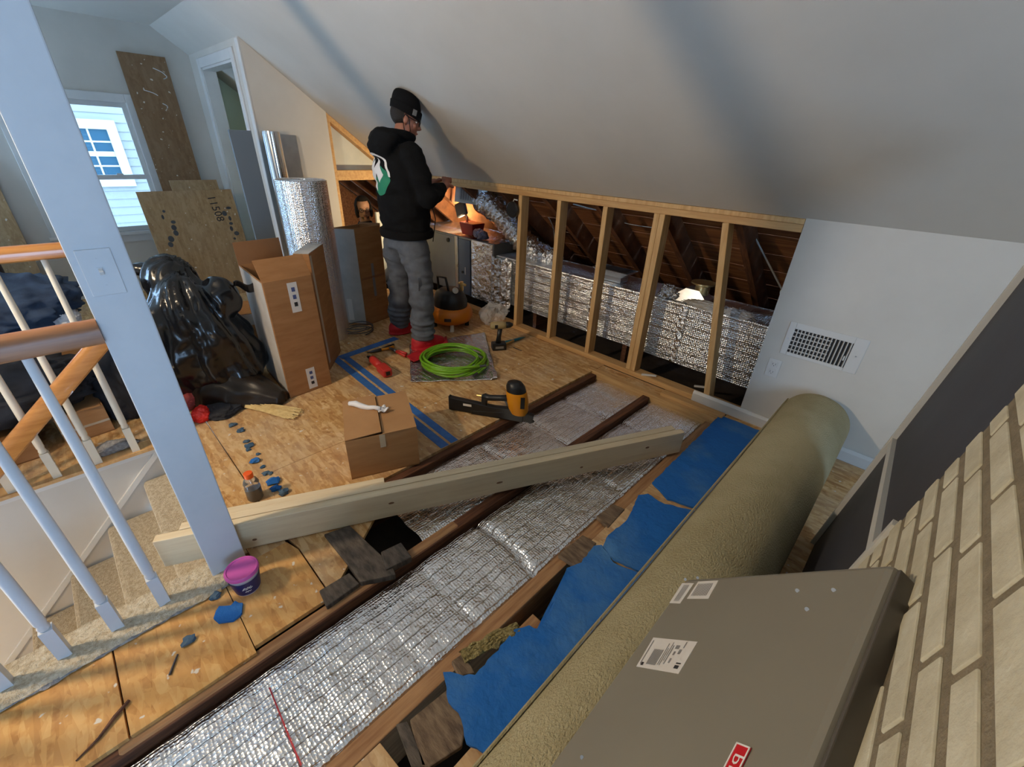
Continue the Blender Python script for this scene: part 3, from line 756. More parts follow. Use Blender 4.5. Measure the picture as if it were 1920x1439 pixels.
foam([(1197, 930), (1215, 928), (1240, 945), (1330, 966), (1312, 990), (1228, 1086), (1150, 1052), (1130, 1026), (1140, 1006), (1178, 974)], 'blue foam pad with rounded torn lobe, second from the far wall', 0.012, 2)
foam([(1112, 1026), (1128, 1024), (1150, 1056), (1228, 1090), (1128, 1205), (1018, 1195), (1000, 1192), (1034, 1150), (1062, 1068), (1090, 1056)], 'blue foam pad draped past the dark floor hole, third from the far wall', 0.010, 3)
foam([(966, 1182), (992, 1176), (1040, 1190), (1122, 1208), (1012, 1330), (940, 1428), (872, 1396), (866, 1350), (842, 1318), (830, 1262), (858, 1266), (890, 1268), (925, 1230)], 'blue foam pad with hooked tear, nearest the camera beside the carpet roll', 0.012, 4)

# ------------------------------------------------------------------ carpet roll
cr = thing('carpet_roll', 'long rolled carpet with tan woven backing lying by the right wall', 'carpet roll', (-0.172, 1.4, 0.02))
RR = 0.172
def rollf(u, v):
    a = 2 * PI * u
    r = RR * (1 + 0.012 * nz(math.cos(a), math.sin(a), v * 4, 2)) * (1 - 0.10 * max(0, (v - 0.985) / 0.015) ** 2)
    y = -0.35 + 3.07 * v
    return V((-0.172 + 0.008 * math.sin(v * 3) + r * math.cos(a), y, 0.195 + r * math.sin(a)))
mb = MB().grid(rollf, 48, 90)
bmesh.ops.remove_doubles(mb.bm, verts=mb.bm.verts, dist=0.0005)
bmesh.ops.holes_fill(mb.bm, edges=[e for e in mb.bm.edges if e.is_boundary])
obj('rolled_carpet', mb, M_roll, cr, smooth='auto')
sp = []
for i in range(90):
    t = i / 89; a = t * 7 * PI
    sp.append(V((-0.172 + (0.02 + 0.145 * t) * math.cos(a), -0.352, 0.195 + (0.02 + 0.145 * t) * math.sin(a))))
obj('spiral_end', MB().tube(sp, 0.006, 6), M_carpdust, cr)
def flapf(u, v):
    a = 0.75 + 0.10 * u; y = -0.3 + 3.0 * v
    return V((-0.172 + (RR + 0.004) * math.cos(a + 1.9), y, 0.195 + (RR + 0.004) * math.sin(a + 1.9)))
obj('loose_flap', MB().grid(flapf, 4, 60), M_roll, cr, solid=0.005)

# ------------------------------------------------------------------ metal cabinet panel leaning on the roll
u_ = (ROT @ V((2150 - 960, 819.5, -800))).normalized()
best = None
for i in range(3000):
    x = -2000 + i; d = ROT @ V((x - 960, -((1085 - .076 * (x - 1285)) - 719.5), -800)); d.normalize()
    if best is None or abs(d.dot(u_)) < best[0]: best = (abs(d.dot(u_)), d)
v_ = best[1]
nrm = u_.cross(v_).normalized()
if nrm.z < 0: nrm = -nrm
PB = atx(1680, 1055, 0.125)
def onp(px, py, lift=0.0):
    d = ray(px, py); return CAM + d * (nrm.dot(PB + nrm * lift - CAM) / nrm.dot(d))
PA = onp(1285, 1085); PD = onp(1060, 1400)
wv = (PA - PB).dot(v_)
hp = thing('metal_cabinet_panel', 'grey-brown painted metal cabinet panel with white stickers and red logo, leaning on the carpet roll', 'metal panel', PB)
th = 0.045
ctr = PB + v_ * (wv / 2) - u_ * 0.45 - nrm * (th / 2)
R3 = Matrix((v_, -u_, v_.cross(-u_))).transposed()
obj('face', MB().box(ctr, (wv, 0.90, th), R3), M_hvac, hp, bevel=0.012)
obj('side_flange', MB().box(PB - v_ * 0.004 - u_ * 0.45 - nrm * 0.03, (0.006, 0.88, 0.05), R3), M_hvacd, hp, bevel=0.002)
tx, ty = -u_, -v_            # reading direction of the print
if tx.cross(ty).dot(nrm) < 0: ty = -ty
def sticker(px, label):
    pts = [onp(*p, 0.001) for p in px]
    o = obj('sticker', MB().loft([[p - nrm * 0.0008 for p in pts], pts]), M_label, hp)
    o['label'] = label; return o, pts
def print_lines(o, pts, rows, m=M_inkg, seed=3):
    rnd = random.Random(seed); a, b, c, d = pts
    mb = MB()
    for v0, v1, u0, u1 in rows:
        Q = lambda u, v: a.lerp(b, v).lerp(d.lerp(c, v), u) + nrm * 0.0006
        mb.poly([Q(u0, v0), Q(u1, v0), Q(u1, v1), Q(u0, v1)])
    return tag(obj('printing', mb, m, o, fix=False), kind='stuff')
s1, p1 = sticker([(1193, 1250), (1225, 1196), (1308, 1204), (1272, 1264)], 'white rating sticker with lines of small print')
rows = [(0.12 + 0.0, 0.62, 0.20 + 0.026 * k, 0.215 + 0.026 * k) for k in range(9)] + [(0.15, 0.85, 0.46, 0.475), (0.15, 0.7, 0.50, 0.515), (0.3, 0.9, 0.54, 0.555), (0.2, 0.8, 0.58, 0.60), (0.25, 0.4, 0.66, 0.70), (0.5, 0.62, 0.66, 0.70), (0.7, 0.82, 0.64, 0.72), (0.75, 0.95, 0.8, 0.82), (0.55, 0.7, 0.75, 0.80), (0.1, 0.9, 0.05, 0.07)]
print_lines(s1, p1, rows); print_lines(s1, p1, [(0.12, 0.22, 0.84, 0.93), (0.26, 0.30, 0.84, 0.94), (0.06, 0.16, 0.08, 0.14)], M_ink)
s2, p2 = sticker([(1255, 1131), (1279, 1094), (1301, 1094), (1275, 1132)], 'narrow white sticker at the panel corner')
print_lines(s2, p2, [(0.1, 0.9, 0.3 + 0.1 * k, 0.34 + 0.1 * k) for k in range(5)])
s3, p3 = sticker([(1288, 1123), (1309, 1091), (1347, 1089), (1328, 1123)], 'square white sticker beside the narrow one')
print_lines(s3, p3, [(0.15, 0.85, 0.12 + 0.075 * k, 0.155 + 0.075 * k) for k in range(10)])
# red logo plate
q0 = onp(1383, 1394, 0.001); q1 = onp(1408, 1407, 0.001)
wid = (q1 - q0).dot(ty); lng = 0.108
base = q0
def LQ(s, t, lift=0.0): return base + tx * s + ty * t + nrm * lift
W_ = abs(wid)
obj('logo_plate', MB().loft([[LQ(*c, l) for c in ((0, 0), (0, W_), (lng, W_), (lng, 0))] for l in (0, 0.0015)]), M_red, hp)
bw = 0.0022
mbf = MB()
for a0, b0, a1, b1 in ((0, 0, lng, bw), (0, W_ - bw, lng, W_), (0, 0, bw, W_), (lng - bw, 0, lng, W_)):
    mbf.loft([[LQ(a0, b0, l), LQ(a1, b0, l), LQ(a1, b1, l), LQ(a0, b1, l)] for l in (0.0015, 0.0022)])
obj('logo_border', mbf, M_white, hp)
lt = text_mesh('bryant', 1.0, Matrix.Identity(4), M_white, 'logo_lettering', None, 0.0)
xs = [v.co.x for v in lt.data.vertices]; ys = [v.co.y for v in lt.data.vertices]
kx = lng * 0.80 / (max(xs) - min(xs)); ky = W_ * 0.84 / (max(ys) - min(ys))
lt.data.transform(Matrix.Diagonal((kx, ky, 1, 1)) @ Matrix.Translation((-(max(xs) + min(xs)) / 2, -(max(ys) + min(ys)) / 2, 0)))
lt.data.transform(world_of(hp).inverted() @ frame(LQ(lng * 0.54, W_ * 0.5, 0.0021), tx, ty)); lt.parent = hp
for p in ((1495, 1108), (1513, 1143), (1563, 1107), (1285, 1087), (1308, 1084), (1091, 1421)):
    obj('screw', MB().cyl(onp(*p, -0.001), onp(*p, 0.002), 0.0035, seg=10), M_galv, hp)

# ------------------------------------------------------------------ brick panel leaning at the right edge
LN = math.atan(0.102)
bp = thing('brick_panel', 'leaning dark board with cream brick veneer and white edge strips at right', 'brick panel', (0.072, 0.0, 0.0), (0, LN, 0))
cz = 1 / math.cos(LN)
obj('backing_board', MB().bb((0.0, 0.12, 0.0), (0.030, 1.94, 1.52)), M_charcoal, bp, local=True, bevel=0.002)
obj('mortar_bed', MB().bb((-0.012, 0.12, 0.02), (0.0, 1.052, 1.50)), M_mortar, bp, local=True)
obj('edge_strip', MB().bb((-0.016, 1.925, 0.0), (0.034, 1.95, 1.52)), M_edge, bp, local=True, bevel=0.001)
obj('cross_strip', MB().beam((-0.006, 1.072, 0.715), (-0.006, 1.92, 0.605), 0.028, 0.014, (1, 0, 0)), M_edge, bp, local=True)
obj('cross_strip', MB().beam((-0.012, 1.062, 0.62), (-0.012, 1.062, 0.83), 0.022, 0.016, (1, 0, 0)), M_edge, bp, local=True)
rnd = random.Random(4)
pitch = 0.0597
k0 = -17
for k in range(k0, 7):
    z0 = (1.034 + pitch * k) * cz + 0.0085; z1 = z0 + pitch * cz - 0.017
    if z0 < 0.02: continue
    first = 0.152 if k % 2 == 0 else 0.075
    y = 1.06 + rnd.uniform(-0.004, 0.004); L = first
    n = 0
    while y > 0.30:
        Lb = L + rnd.uniform(-0.008, 0.008)
        pr = -0.0142 - rnd.uniform(0, 0.0012)
        mbk = MB().bb((pr, y - Lb + 0.008, z0 + rnd.uniform(0, 0.002)), (-0.010, y - 0.008, z1 - rnd.uniform(0, 0.002)))
        obj('brick', mbk, M_brick, bp, local=True, bevel=0.003)
        y -= Lb; L = 0.213; n += 1

# ------------------------------------------------------------------ wall register and outlet
vt = thing('wall_vent', 'white metal wall register with adjustable louvres on the right knee wall', 'vent', (-0.275, YW, 0.6))
yv = YW
mbv = MB().bb((-0.462, yv - 0.006, 0.505), (-0.428, yv, 0.702)).bb((-0.150, yv - 0.006, 0.505), (-0.09, yv, 0.702)).bb((-0.428, yv - 0.006, 0.665), (-0.150, yv, 0.702)).bb((-0.428, yv - 0.006, 0.505), (-0.150, yv, 0.525))
obj('frame', mbv, M_vent, vt, bevel=0.003)
obj('duct_void', MB().bb((-0.43, yv - 0.0015, 0.522), (-0.148, yv - 0.0005, 0.668)), M_hole, vt)
for k in range(15):
    x = -0.412 + 0.0182 * k
    obj('louvre', MB().box((x, yv - 0.006, 0.595), (0.0035, 0.009, 0.142), (0, 0, 0.5)), M_vent, vt)
for k in range(5):
    z = 0.543 + 0.026 * k
    obj('rear_louvre', MB().box((-0.335, yv - 0.0026, z), (0.185, 0.0016, 0.006)), M_vent, vt)
obj('lever', MB().bb((-0.168, yv - 0.014, 0.565), (-0.162, yv - 0.002, 0.59)), M_vent, vt)
for x in (-0.446, -0.12): obj('screw', MB().cyl((x, yv - 0.0075, 0.602), (x, yv - 0.005, 0.602), 0.004, seg=10), M_galv, vt)
ot = thing('wall_outlet', 'white duplex electrical outlet below the wall register', 'outlet', (-0.465, YW, 0.405))
obj('cover_plate', MB().bb((-0.50, yv - 0.005, 0.345), (-0.43, yv, 0.46)), M_vent, ot, bevel=0.002)
for z in (0.378, 0.428):
    sk_ = obj('socket', MB().bb((-0.482, yv - 0.0065, z - 0.016), (-0.448, yv - 0.004, z + 0.016)), M_vent, ot, bevel=0.002)
    obj('slots', MB().bb((-0.474, yv - 0.0072, z - 0.004), (-0.472, yv - 0.006, z + 0.007)).bb((-0.459, yv - 0.0072, z - 0.004), (-0.457, yv - 0.006, z + 0.007)).bb((-0.467, yv - 0.0072, z - 0.011), (-0.463, yv - 0.006, z - 0.007)), M_hole, sk_)

# ------------------------------------------------------------------ the neighbour's house seen through the gable window
nh = thing('neighbour_house', 'pale clapboard house with a gridded window, outside the gable window', 'house', (-8.6, 0.5, -2.5))
obj('wall', MB().bb((-8.9, -3.0, -2.5), (-8.62, 4.5, 5.5)), M_siding, nh)
for k in range(34):
    z = -0.6 + 0.105 * k
    obj('siding_board', MB().box((-8.605, 0.5, z + 0.055), (0.012, 6.0, 0.112), (0, -0.10, 0)), M_siding, nh)
a, b, c_ = atx(140, 222, -8.58), atx(250, 349, -8.58), atx(213, 226, -8.58)
yo, t_ = c_.y, 0.11
nw = obj('window', MB().bb((-8.60, -0.45, b.z), (-8.565, yo, b.z + t_)).bb((-8.60, -0.45, a.z - t_), (-8.565, yo, a.z)).bb((-8.60, yo - t_, b.z + t_), (-8.565, yo, a.z - t_)).bb((-8.60, -0.45, b.z + t_), (-8.565, -0.45 + t_, a.z - t_)), M_sidetrim, nh)
obj('pane', MB().bb((-8.598, -0.35, b.z + t_), (-8.585, yo - t_, a.z - t_)), M_winblue, nw)
mm = MB()
for k in range(1, 6): mm.bb((-8.586, yo - t_ - k * 0.2 - 0.01, b.z + t_), (-8.578, yo - t_ - k * 0.2 + 0.01, a.z - t_))
for k in range(1, 4): mm.bb((-8.5865, -0.35, b.z + t_ + k * (a.z - b.z - 2 * t_) / 4 - (0.03 if k == 2 else 0.01)), (-8.5785, yo - t_, b.z + t_ + k * (a.z - b.z - 2 * t_) / 4 + (0.03 if k == 2 else 0.01)))
obj('muntins', mm, M_sidetrim, nw)

# ------------------------------------------------------------------ sheets leaning at the far end
def sheet(name, y0, y1, h, xb, xt, t, m, label, cat, group=None):
    ln = math.atan2(xb - xt, h)
    r = thing(name, label, cat, (xb, (y0 + y1) / 2, 0), (0, -ln, 0), group)
    w = (y1 - y0) / 2
    obj('panel', MB().bb((-t, -w, 0.0), (0, w, h / math.cos(ln))), m, r, local=True, bevel=0.001)
    return r
o1 = sheet('wood_sheet', 0.625, 1.405, 1.02, -5.28, -5.46, 0.014, M_osbw, 'wide stained strand board sheet with stencilled number, leaning below the gable window', 'board', 'leaning boards')
o2 = sheet('wood_sheet', 0.93, 1.335, 1.10, -5.42, -5.62, 0.014, M_osbw, 'strand board sheet just showing above the wide numbered one', 'board', 'leaning boards')
o3 = sheet('wood_sheet', 0.90, 1.265, 2.14, -5.86, -5.975, 0.014, M_osbd, 'tall narrow brown board standing beside the gable window', 'board', 'leaning boards')
o4 = sheet('wood_sheet', -1.05, -0.225, 1.22, -5.80, -5.96, 0.014, M_osbw, 'strand board sheet at the far left, seen through the stair railing', 'board', 'leaning boards')
W1 = world_of(o1)
text_mesh('11508', 0.10, W1 @ frame((0.0005, 0.20, 0.86), (0, 0.10, -1), (0, 1, 0.10)), M_ink, 'stencilled_number', o1)
mb = MB()
rnd = random.Random(2)
for k in range(16):
    y = 0.29 + rnd.uniform(-0.03, 0.03) if k < 9 else -0.24 + rnd.uniform(-0.05, 0.05); z = 0.86 - 0.05 * (k % 9)
    mb.ball((0.0, y, z), (0.0012, rnd.uniform(0.008, 0.025), rnd.uniform(0.012, 0.03)), 8)
tag(obj('dark_stain', mb, mat('dark_stain', lin(72, 74, 78), 0.8), o1, local=True), kind='stuff')
mb = MB()
for (y, z, L, an) in ((0.10, 2.02, 0.12, 2.4), (0.13, 1.98, 0.06, 1.2), (-0.02, 1.84, 0.12, 2.6), (0.06, 1.74, 0.07, 2.0)):
    mb.tube([(0.0006, y + math.cos(an) * L * (t - .5) + 0.02 * math.sin(t * 3), z + math.sin(an) * L * (t - .5) * 0.6) for t in (0, .25, .5, .75, 1)], 0.004, 5)
tag(obj('paint_streak', mb, M_trim, o3, local=True), kind='stuff')
sheet('metal_sheet', 1.185, 1.345, 1.545, -4.20, -4.26, 0.03, M_sheet, 'blue-grey flat panel standing by the doorway, behind the foil roll', 'panel')
tb = thing('duct_pipe', 'shiny galvanised round duct pipe standing in the wall corner', 'pipe', (-4.41, 1.545, 0))
obj('pipe', MB().lathe([(0.068, 0), (0.07, 0.02), (0.07, 1.53), (0.068, 1.55), (0.064, 1.55), (0.064, 0.0)], (-4.41, 1.545, 0), 32), foil_mat('pipe_steel', 0.16, 60, 0.03, 3, 0.05), tb, smooth='auto')
obj('seam', MB().bb((-4.344, 1.51, 0.0), (-4.338, 1.518, 1.55)), M_galv, tb)
sheet('metal_sheet', 1.63, 1.775, 1.53, -4.44, -4.47, 0.006, M_galv, 'dull grey metal sheet leaning on the wall beside the duct pipe', 'panel')

# foil roll
fr_ = thing('foil_roll', 'tall standing roll of silver bubble foil insulation', 'insulation roll', (-3.55, 1.385, 0))
R0 = 0.178
obj('roll', MB().lathe([(0.05, 0.0), (R0, 0.0), (R0, 1.238), (0.05, 1.238), (0.05, 0.0)], (-3.55, 1.385, 0), 64), M_foilb, fr_, smooth='auto')
sp = [V((-3.55 + (0.05 + 0.125 * t / 120) * math.cos(t * 0.4), 1.385 + (0.05 + 0.125 * t / 120) * math.sin(t * 0.4), 1.239)) for t in range(121)]
obj('wound_edge', MB().tube(sp, 0.0035, 5), M_foilb, fr_)
fl = [V((-3.55 + (R0 + 0.004) * math.cos(a_), 1.385 + (R0 + 0.004) * math.sin(a_), 0)) for a_ in (-1.0, -0.8, -0.6, -0.4)]
mb = MB()
for p, q_ in zip(fl, fl[1:]): mb.poly([p, q_, q_ + V((0, 0, 1.238)), p + V((0, 0, 1.238))])
bmesh.ops.remove_doubles(mb.bm, verts=mb.bm.verts, dist=1e-4)
obj('loose_end', mb, M_foilb, fr_, solid=0.003)

# ------------------------------------------------------------------ cardboard boxes
def carton(name, label, pts, h, m, group='cardboard boxes', flaps=(), tape=True, z0=0.0):
    """pts: four floor corners, front-left, front-right, back-right, back-left"""
    p = [V((q_[0], q_[1], z0)) for q_ in pts]
    c = (p[0] + p[1] + p[2] + p[3]) / 4
    r = thing(name, label, 'box', c, group=group)
    up = V((0, 0, h)); t = 0.006
    for i, nm in ((0, 'side'), (1, 'side'), (2, 'side'), (3, 'side')):
        a_, b_ = p[i], p[(i + 1) % 4]; n_ = V((0, 0, 1)).cross(b_ - a_).normalized() * t
        obj(nm, MB().loft([[a_, b_, b_ + n_, a_ + n_], [a_ + up, b_ + up, b_ + n_ + up, a_ + n_ + up]]), m, r)
    obj('base', MB().loft([[q_ + V((0, 0, 0.001)) for q_ in p], [q_ + V((0, 0, 0.007)) for q_ in p]]), m, r)
    for i, L, tilt in flaps:
        a_, b_ = p[i] + up, p[(i + 1) % 4] + up
        out = (b_ - a_).cross(V((0, 0, 1))).normalized()
        if (a_ - c).dot(out) < 0: out = -out
        d = (out * math.sin(tilt) + V((0, 0, 1)) * math.cos(tilt)) * L; n_ = d.cross(b_ - a_).normalized() * 0.004
        obj('flap', MB().loft([[a_, b_, b_ + n_, a_ + n_], [a_ + d, b_ + d, b_ + d + n_, a_ + d + n_]]), M_carddk if abs(tilt) < 0.3 else m, r)
    return r, p
def decal(r, p, i, u0, u1, z0, z1, m, name, lift=0.0015, mats=None):
    """flat print on side i of a carton (u along the side, z height)"""
    a_, b_ = p[i], p[(i + 1) % 4]; n_ = (b_ - a_).cross(V((0, 0, 1))).normalized()
    c = sum(p, V()) / 4
    if (a_ - c).dot(n_) < 0: n_ = -n_
    Q = lambda u, z, l: a_.lerp(b_, u) + V((0, 0, z)) + n_ * l
    return obj(name, MB().loft([[Q(u0, z0, l), Q(u1, z0, l), Q(u1, z1, l), Q(u0, z1, l)] for l in (lift - 0.001, lift)]), m, r)
FL, FR = at(545, 748), at(622, 720)
BL = at(447, 497, 0.77); BL.z = 0
tb_, tp = carton('cardboard_box', 'tall narrow open cardboard box beside the black trash bag, flaps up', [FL, FR, FR + BL - FL, BL], 0.77, M_card2, flaps=((0, 0.135, -0.55), (2, 0.14, 0.06)))
for z0, z1 in ((0.02, 0.17), (0.56, 0.745)):
    l_ = decal(tb_, tp, 0, 0.46, 0.66, z0, z1, M_label, 'paper_label')
    for k in range(3):
        decal(tb_, tp, 0, 0.53, 0.60, z0 + (z1 - z0) * (0.2 + 0.25 * k), z0 + (z1 - z0) * (0.34 + 0.25 * k), M_inkb if k else M_ink, 'label_print', 0.0024)
decal(tb_, tp, 3, 0.03, 0.97, 0.02, 0.765, M_cardlt, 'white_side_print')
b2, p2_ = carton('cardboard_box', 'brown cardboard box right behind the tall open one', [(-2.990, 1.030), (-2.925, 1.105), (-3.185, 1.315), (-3.250, 1.240)], 0.845, M_card2)
obj('top_flap', MB().loft([[q_ + V((0, 0, 0.846 + l)) for q_ in p2_] for l in (0, 0.004)]), M_cardlt, b2)
decal(b2, p2_, 1, 0.02, 0.12, 0.05, 0.83, M_tape, 'tape')
b3, p3_ = carton('cardboard_box', 'dark brown cardboard box with a grey side, standing by the worker\'s leg', [(-3.695, 1.63), (-3.558, 1.755), (-3.62, 2.03), (-3.757, 1.905)], 0.862, M_card2, flaps=((2, 0.015, 0.2),))
decal(b3, p3_, 0, 0.03, 0.97, 0.02, 0.855, M_cardlt, 'grey_side_print')
decal(b3, p3_, 1, 0.45, 0.55, 0.25, 0.55, M_inkg, 'faint_print')
decal(b3, p3_, 0, 0.15, 0.4, 0.05, 0.25, M_label, 'paper_label', 0.0025)
decal(b3, p3_, 1, 0.02, 0.98, 0.42, 0.44, M_carddk, 'crease')
b4, p4_ = carton('cardboard_box', 'low cardboard box with white top edge half hidden behind the black trash bag', [(-3.62, 0.60), (-3.52, 0.93), (-3.85, 1.03), (-3.95, 0.70)], 0.33, M_card, flaps=((1, 0.10, 0.9),))
decal(b4, p4_, 0, 0.02, 0.98, 0.24, 0.325, M_cardlt, 'white_band')
# small box by the joist
SFL, SFR = at(660, 900), at(787, 870); SD = V((-0.345, 0.158, 0))
sb, spt = carton('cardboard_box', 'small closed tan cardboard box by the lumber, white sleeve on top', [SFL, SFR, SFR + SD, SFL + SD], 0.237, M_card)
up = V((0, 0, 0.238))
mid0, mid1 = SFL.lerp(SFR, 0.5), (SFL + SD).lerp(SFR + SD, 0.5)
obj('top_flap', MB().loft([[q_ + up + V((0, 0, l)) for q_ in (mid0 + V((0.006, 0.002, 0)), SFR, SFR + SD, mid1 + V((0.006, 0.002, 0)))] for l in (0, 0.004)]), M_card, sb)
obj('top_flap', MB().loft([[SFL + up + V((0, 0, l)), mid0 + up + V((0, 0, l + 0.012)), mid1 + up + V((0, 0, l + 0.010)), SFL + SD + up + V((0, 0, l))] for l in (0.001, 0.005)]), M_card, sb)
decal(sb, spt, 0, 0.46, 0.54, 0.16, 0.236, M_tape, 'tape')
sl_ = thing('plastic_sleeve', 'crumpled white plastic sleeve lying on the small cardboard box', 'wrapper', SFL + SD * 0.62 + (SFR - SFL) * 0.28 + up)
pA_ = at(655, 757, 0.262); pB_ = at(714, 768, 0.262)
obj('folded_film', MB().tube([pA_.lerp(pB_, t) + V((0, 0, 0.006 * math.sin(t * 9))) for t in (0, .2, .4, .6, .8, 1)], [0.012, 0.017, 0.016, 0.013, 0.011, 0.014], 10), M_paper, sl_, smooth=True)
obj('twisted_end', MB().grid(lambda u, v: pB_ + V((0.05 * (u - .5), 0.05 * (v - .3), 0.012 * math.sin(u * 9) * math.cos(v * 7))), 10, 10), M_paper, sl_, solid=0.002, smooth=True)

# boxes, clothes and bags behind the far railing
c1, cp1 = carton('cardboard_box', 'large cardboard box behind the far railing, dark clothes heaped on top', [(-3.30, -0.95), (-3.32, -0.115), (-3.92, -0.105), (-3.90, -0.94)], 0.50, M_card, flaps=())
obj('top_flap', MB().bb((-3.90, -0.93, 0.497), (-3.32, -0.13, 0.503)), M_card, c1)
c2, cp2 = carton('cardboard_box', 'small cardboard box on the floor below the dark clothes, second baluster gap', [(-2.98, -0.33), (-3.0, -0.13), (-3.26, -0.15), (-3.24, -0.35)], 0.17, M_card)
obj('top_flap', MB().bb((-3.24, -0.34, 0.168), (-2.99, -0.14, 0.173)), M_card, c2)
decal(c2, cp2, 0, 0.0, 1.0, 0.07, 0.083, M_tape, 'tape')
c3, cp3 = carton('cardboard_box', 'low cardboard box at the foot of the far left balusters', [(-2.92, -0.80), (-2.94, -0.42), (-3.24, -0.44), (-3.22, -0.82)], 0.15, M_card2)
obj('top_flap', MB().bb((-3.22, -0.81, 0.148), (-2.93, -0.43, 0.153)), M_card2, c3)
decal(c3, cp3, 0, 0.3, 0.9, 0.09, 0.105, M_tape, 'tape')
def heap(name, c, r, m, label, cat, seed=0, freq=3.0, amp=0.25, flat=True, fold=0.05, group=None):
    mb = MB(); bmesh.ops.create_icosphere(mb.bm, subdivisions=5, radius=1.0)
    for v in mb.bm.verts:
        p = v.co.copy()
        k = 1 + amp * nz(p.x + seed, p.y, p.z, 1.3) + fold * abs(nz(p.x * 0.5 + seed, p.y * 2 + 3, p.z * 2.5, freq)) * 2
        q_ = V((p.x * r[0] * k, p.y * r[1] * k, p.z * r[2] * k))
        if flat: q_.z = max(q_.z, -0.999 * r[2] * 0.55 + 0.004 * nz(p.x, p.y, 0, 5))
        v.co = q_ + V(c)
    o = obj(name, mb, m, smooth=True)
    return tag(o, label, cat, group)
heap('clothes_heap', (-3.62, -0.42, 0.605), (0.34, 0.38, 0.185), M_cloth, 'dark blue clothes heaped on the large cardboard box', 'clothes', 1, 3.5, 0.2, True, 0.14)
heap('clothes_heap', (-3.12, -0.52, 0.30), (0.16, 0.42, 0.19), M_clothk, 'charcoal jackets in front of the large cardboard box, draped over the low boxes', 'clothes', 4, 3.5, 0.2, True, 0.16)
heap('dark_bag', (-3.18, 0.02, 0.19), (0.17, 0.16, 0.34), M_clothk, 'dark soft bag beside the near end of the far railing', 'bag', 8, 3.0, 0.2, True, 0.1)
heap('white_cloth', (-3.42, -0.13, 0.56), (0.10, 0.07, 0.05), M_paper, 'small white cloth beside the dark blue clothes', 'cloth', 5, 3.0, 0.2, True, 0.1)
heap('brown_suitcase', (-5.55, -0.62, 0.45), (0.12, 0.2, 0.75), mat('brown_leather', lin(52, 34, 32), 0.4), 'dark brown case before the strand board at far left', 'case', 6, 1.0, 0.06, True, 0.0)
heap('grey_rag', (-2.78, -0.16, 0.016), (0.05, 0.10, 0.03), M_carpdust, 'grey dusty lint strip along the far rail base', 'lint', 9, 3.0, 0.3, True, 0.1)

# black trash bags
tbag = thing('trash_bag', 'tall full black plastic trash bag beside the post', 'trash bag', (-3.14, 0.45, 0))
def bagf(u, v):
    a_ = 2 * PI * u
    prof = [(0.0, 0.02), (0.06, 0.26), (0.2, 0.315), (0.4, 0.30), (0.58, 0.265), (0.72, 0.225), (0.84, 0.17), (0.93, 0.10), (1.0, 0.02)]
    for (t0, r0), (t1, r1) in zip(prof, prof[1:]):
        if t0 <= v <= t1: r = r0 + (r1 - r0) * (v - t0) / (t1 - t0); break
    sw_ = 0.04 * math.sin(a_ * 5 + v * 5) * v + 0.03 * math.sin(a_ * 9 - v * 8) * (1 - v * .3)
    r *= 1 + 0.5 * sw_ * 2 + 0.22 * nz(math.cos(a_), math.sin(a_), v * 2.2, 1.7)
    return V((-3.14 + 0.07 * v + 0.92 * r * math.cos(a_), 0.45 - 0.055 * v + 0.94 * r * math.sin(a_), 0.80 * v + 0.02 * nz(math.cos(a_), math.sin(a_), v, 4)))
mb = MB().grid(bagf, 64, 40); bmesh.ops.remove_doubles(mb.bm, verts=mb.bm.verts, dist=0.0006)
mb.ball((-3.20, 0.385, 0.735), (0.135, 0.13, 0.150), 24)
mb.ball((-3.00, 0.575, 0.640), (0.11, 0.105, 0.125), 24)
mb.ball((-3.30, 0.27, 0.80), (0.06, 0.07, 0.035), 12)
def bagfold(c, n):
    a_ = math.atan2(c.y - 0.45, c.x + 3.14)
    return c + n * (0.020 * nz(c.x * 1.4, c.y * 1.4, c.z * 0.7, 6) + 0.016 * abs(nz(a_ * 1.6 + c.z * 1.3, c.z * 0.6, 2, 2.2)) * 2 - 0.006 + 0.006 * nz(c.x, c.y, c.z, 22))
bmesh.ops.holes_fill(mb.bm, edges=[e for e in mb.bm.edges if e.is_boundary])
fb_ = remesh('full_bag', mb, M_bag, tbag, 0.012, 8, local=False, post=None)
me = fb_.data; T0 = world_of(tbag)
nn = [v.normal.copy() for v in me.vertices]
for v, n in zip(me.vertices, nn): v.co = T0.inverted() @ bagfold(T0 @ v.co, n)
obj('knot_ear', MB().grid(lambda u, v: V((-2.95 + 0.03 * v, 0.64 + 0.13 * u, 0.73 - 0.06 * u + 0.035 * (v - .5) * (1 + u) + 0.01 * math.sin(u * 9))), 12, 6), M_bag, tbag, solid=0.003, smooth=True)
lb = thing('plastic_bag', 'smoky dark plastic bag lying flat before the tall trash bag', 'trash bag', (-2.95, 0.52, 0))
def lbf(u, v):
    a_ = 2 * PI * u; p = V((-3.18, 0.30, 0)).lerp(V((-2.66, 0.69, 0)), v)
    side = V((0.6, -0.8, 0))
    env = (math.sin(PI * min(1, v * 1.4 + 0.12) / 1.0) if v < 0.35 else 1) if v < 0.35 else 1 - 0.72 * ((v - 0.35) / 0.65)
    w = 0.19 * max(0.04, env); h = 0.25 * max(0.03, env)
    if v in (0, 1): w *= 0.1; h *= 0.1
    k = 1 + 0.18 * nz(math.cos(a_), math.sin(a_) + 3, v * 3, 2)
    return p + side * (w * k * math.cos(a_)) + V((0, 0, max(0.003, 0.07 * env + h * k * math.sin(a_) * 0.75)))
mb = MB().grid(lbf, 48, 48); bmesh.ops.remove_doubles(mb.bm, verts=mb.bm.verts, dist=0.0005)
obj('film', mb, M_bag2, lb, smooth=True)
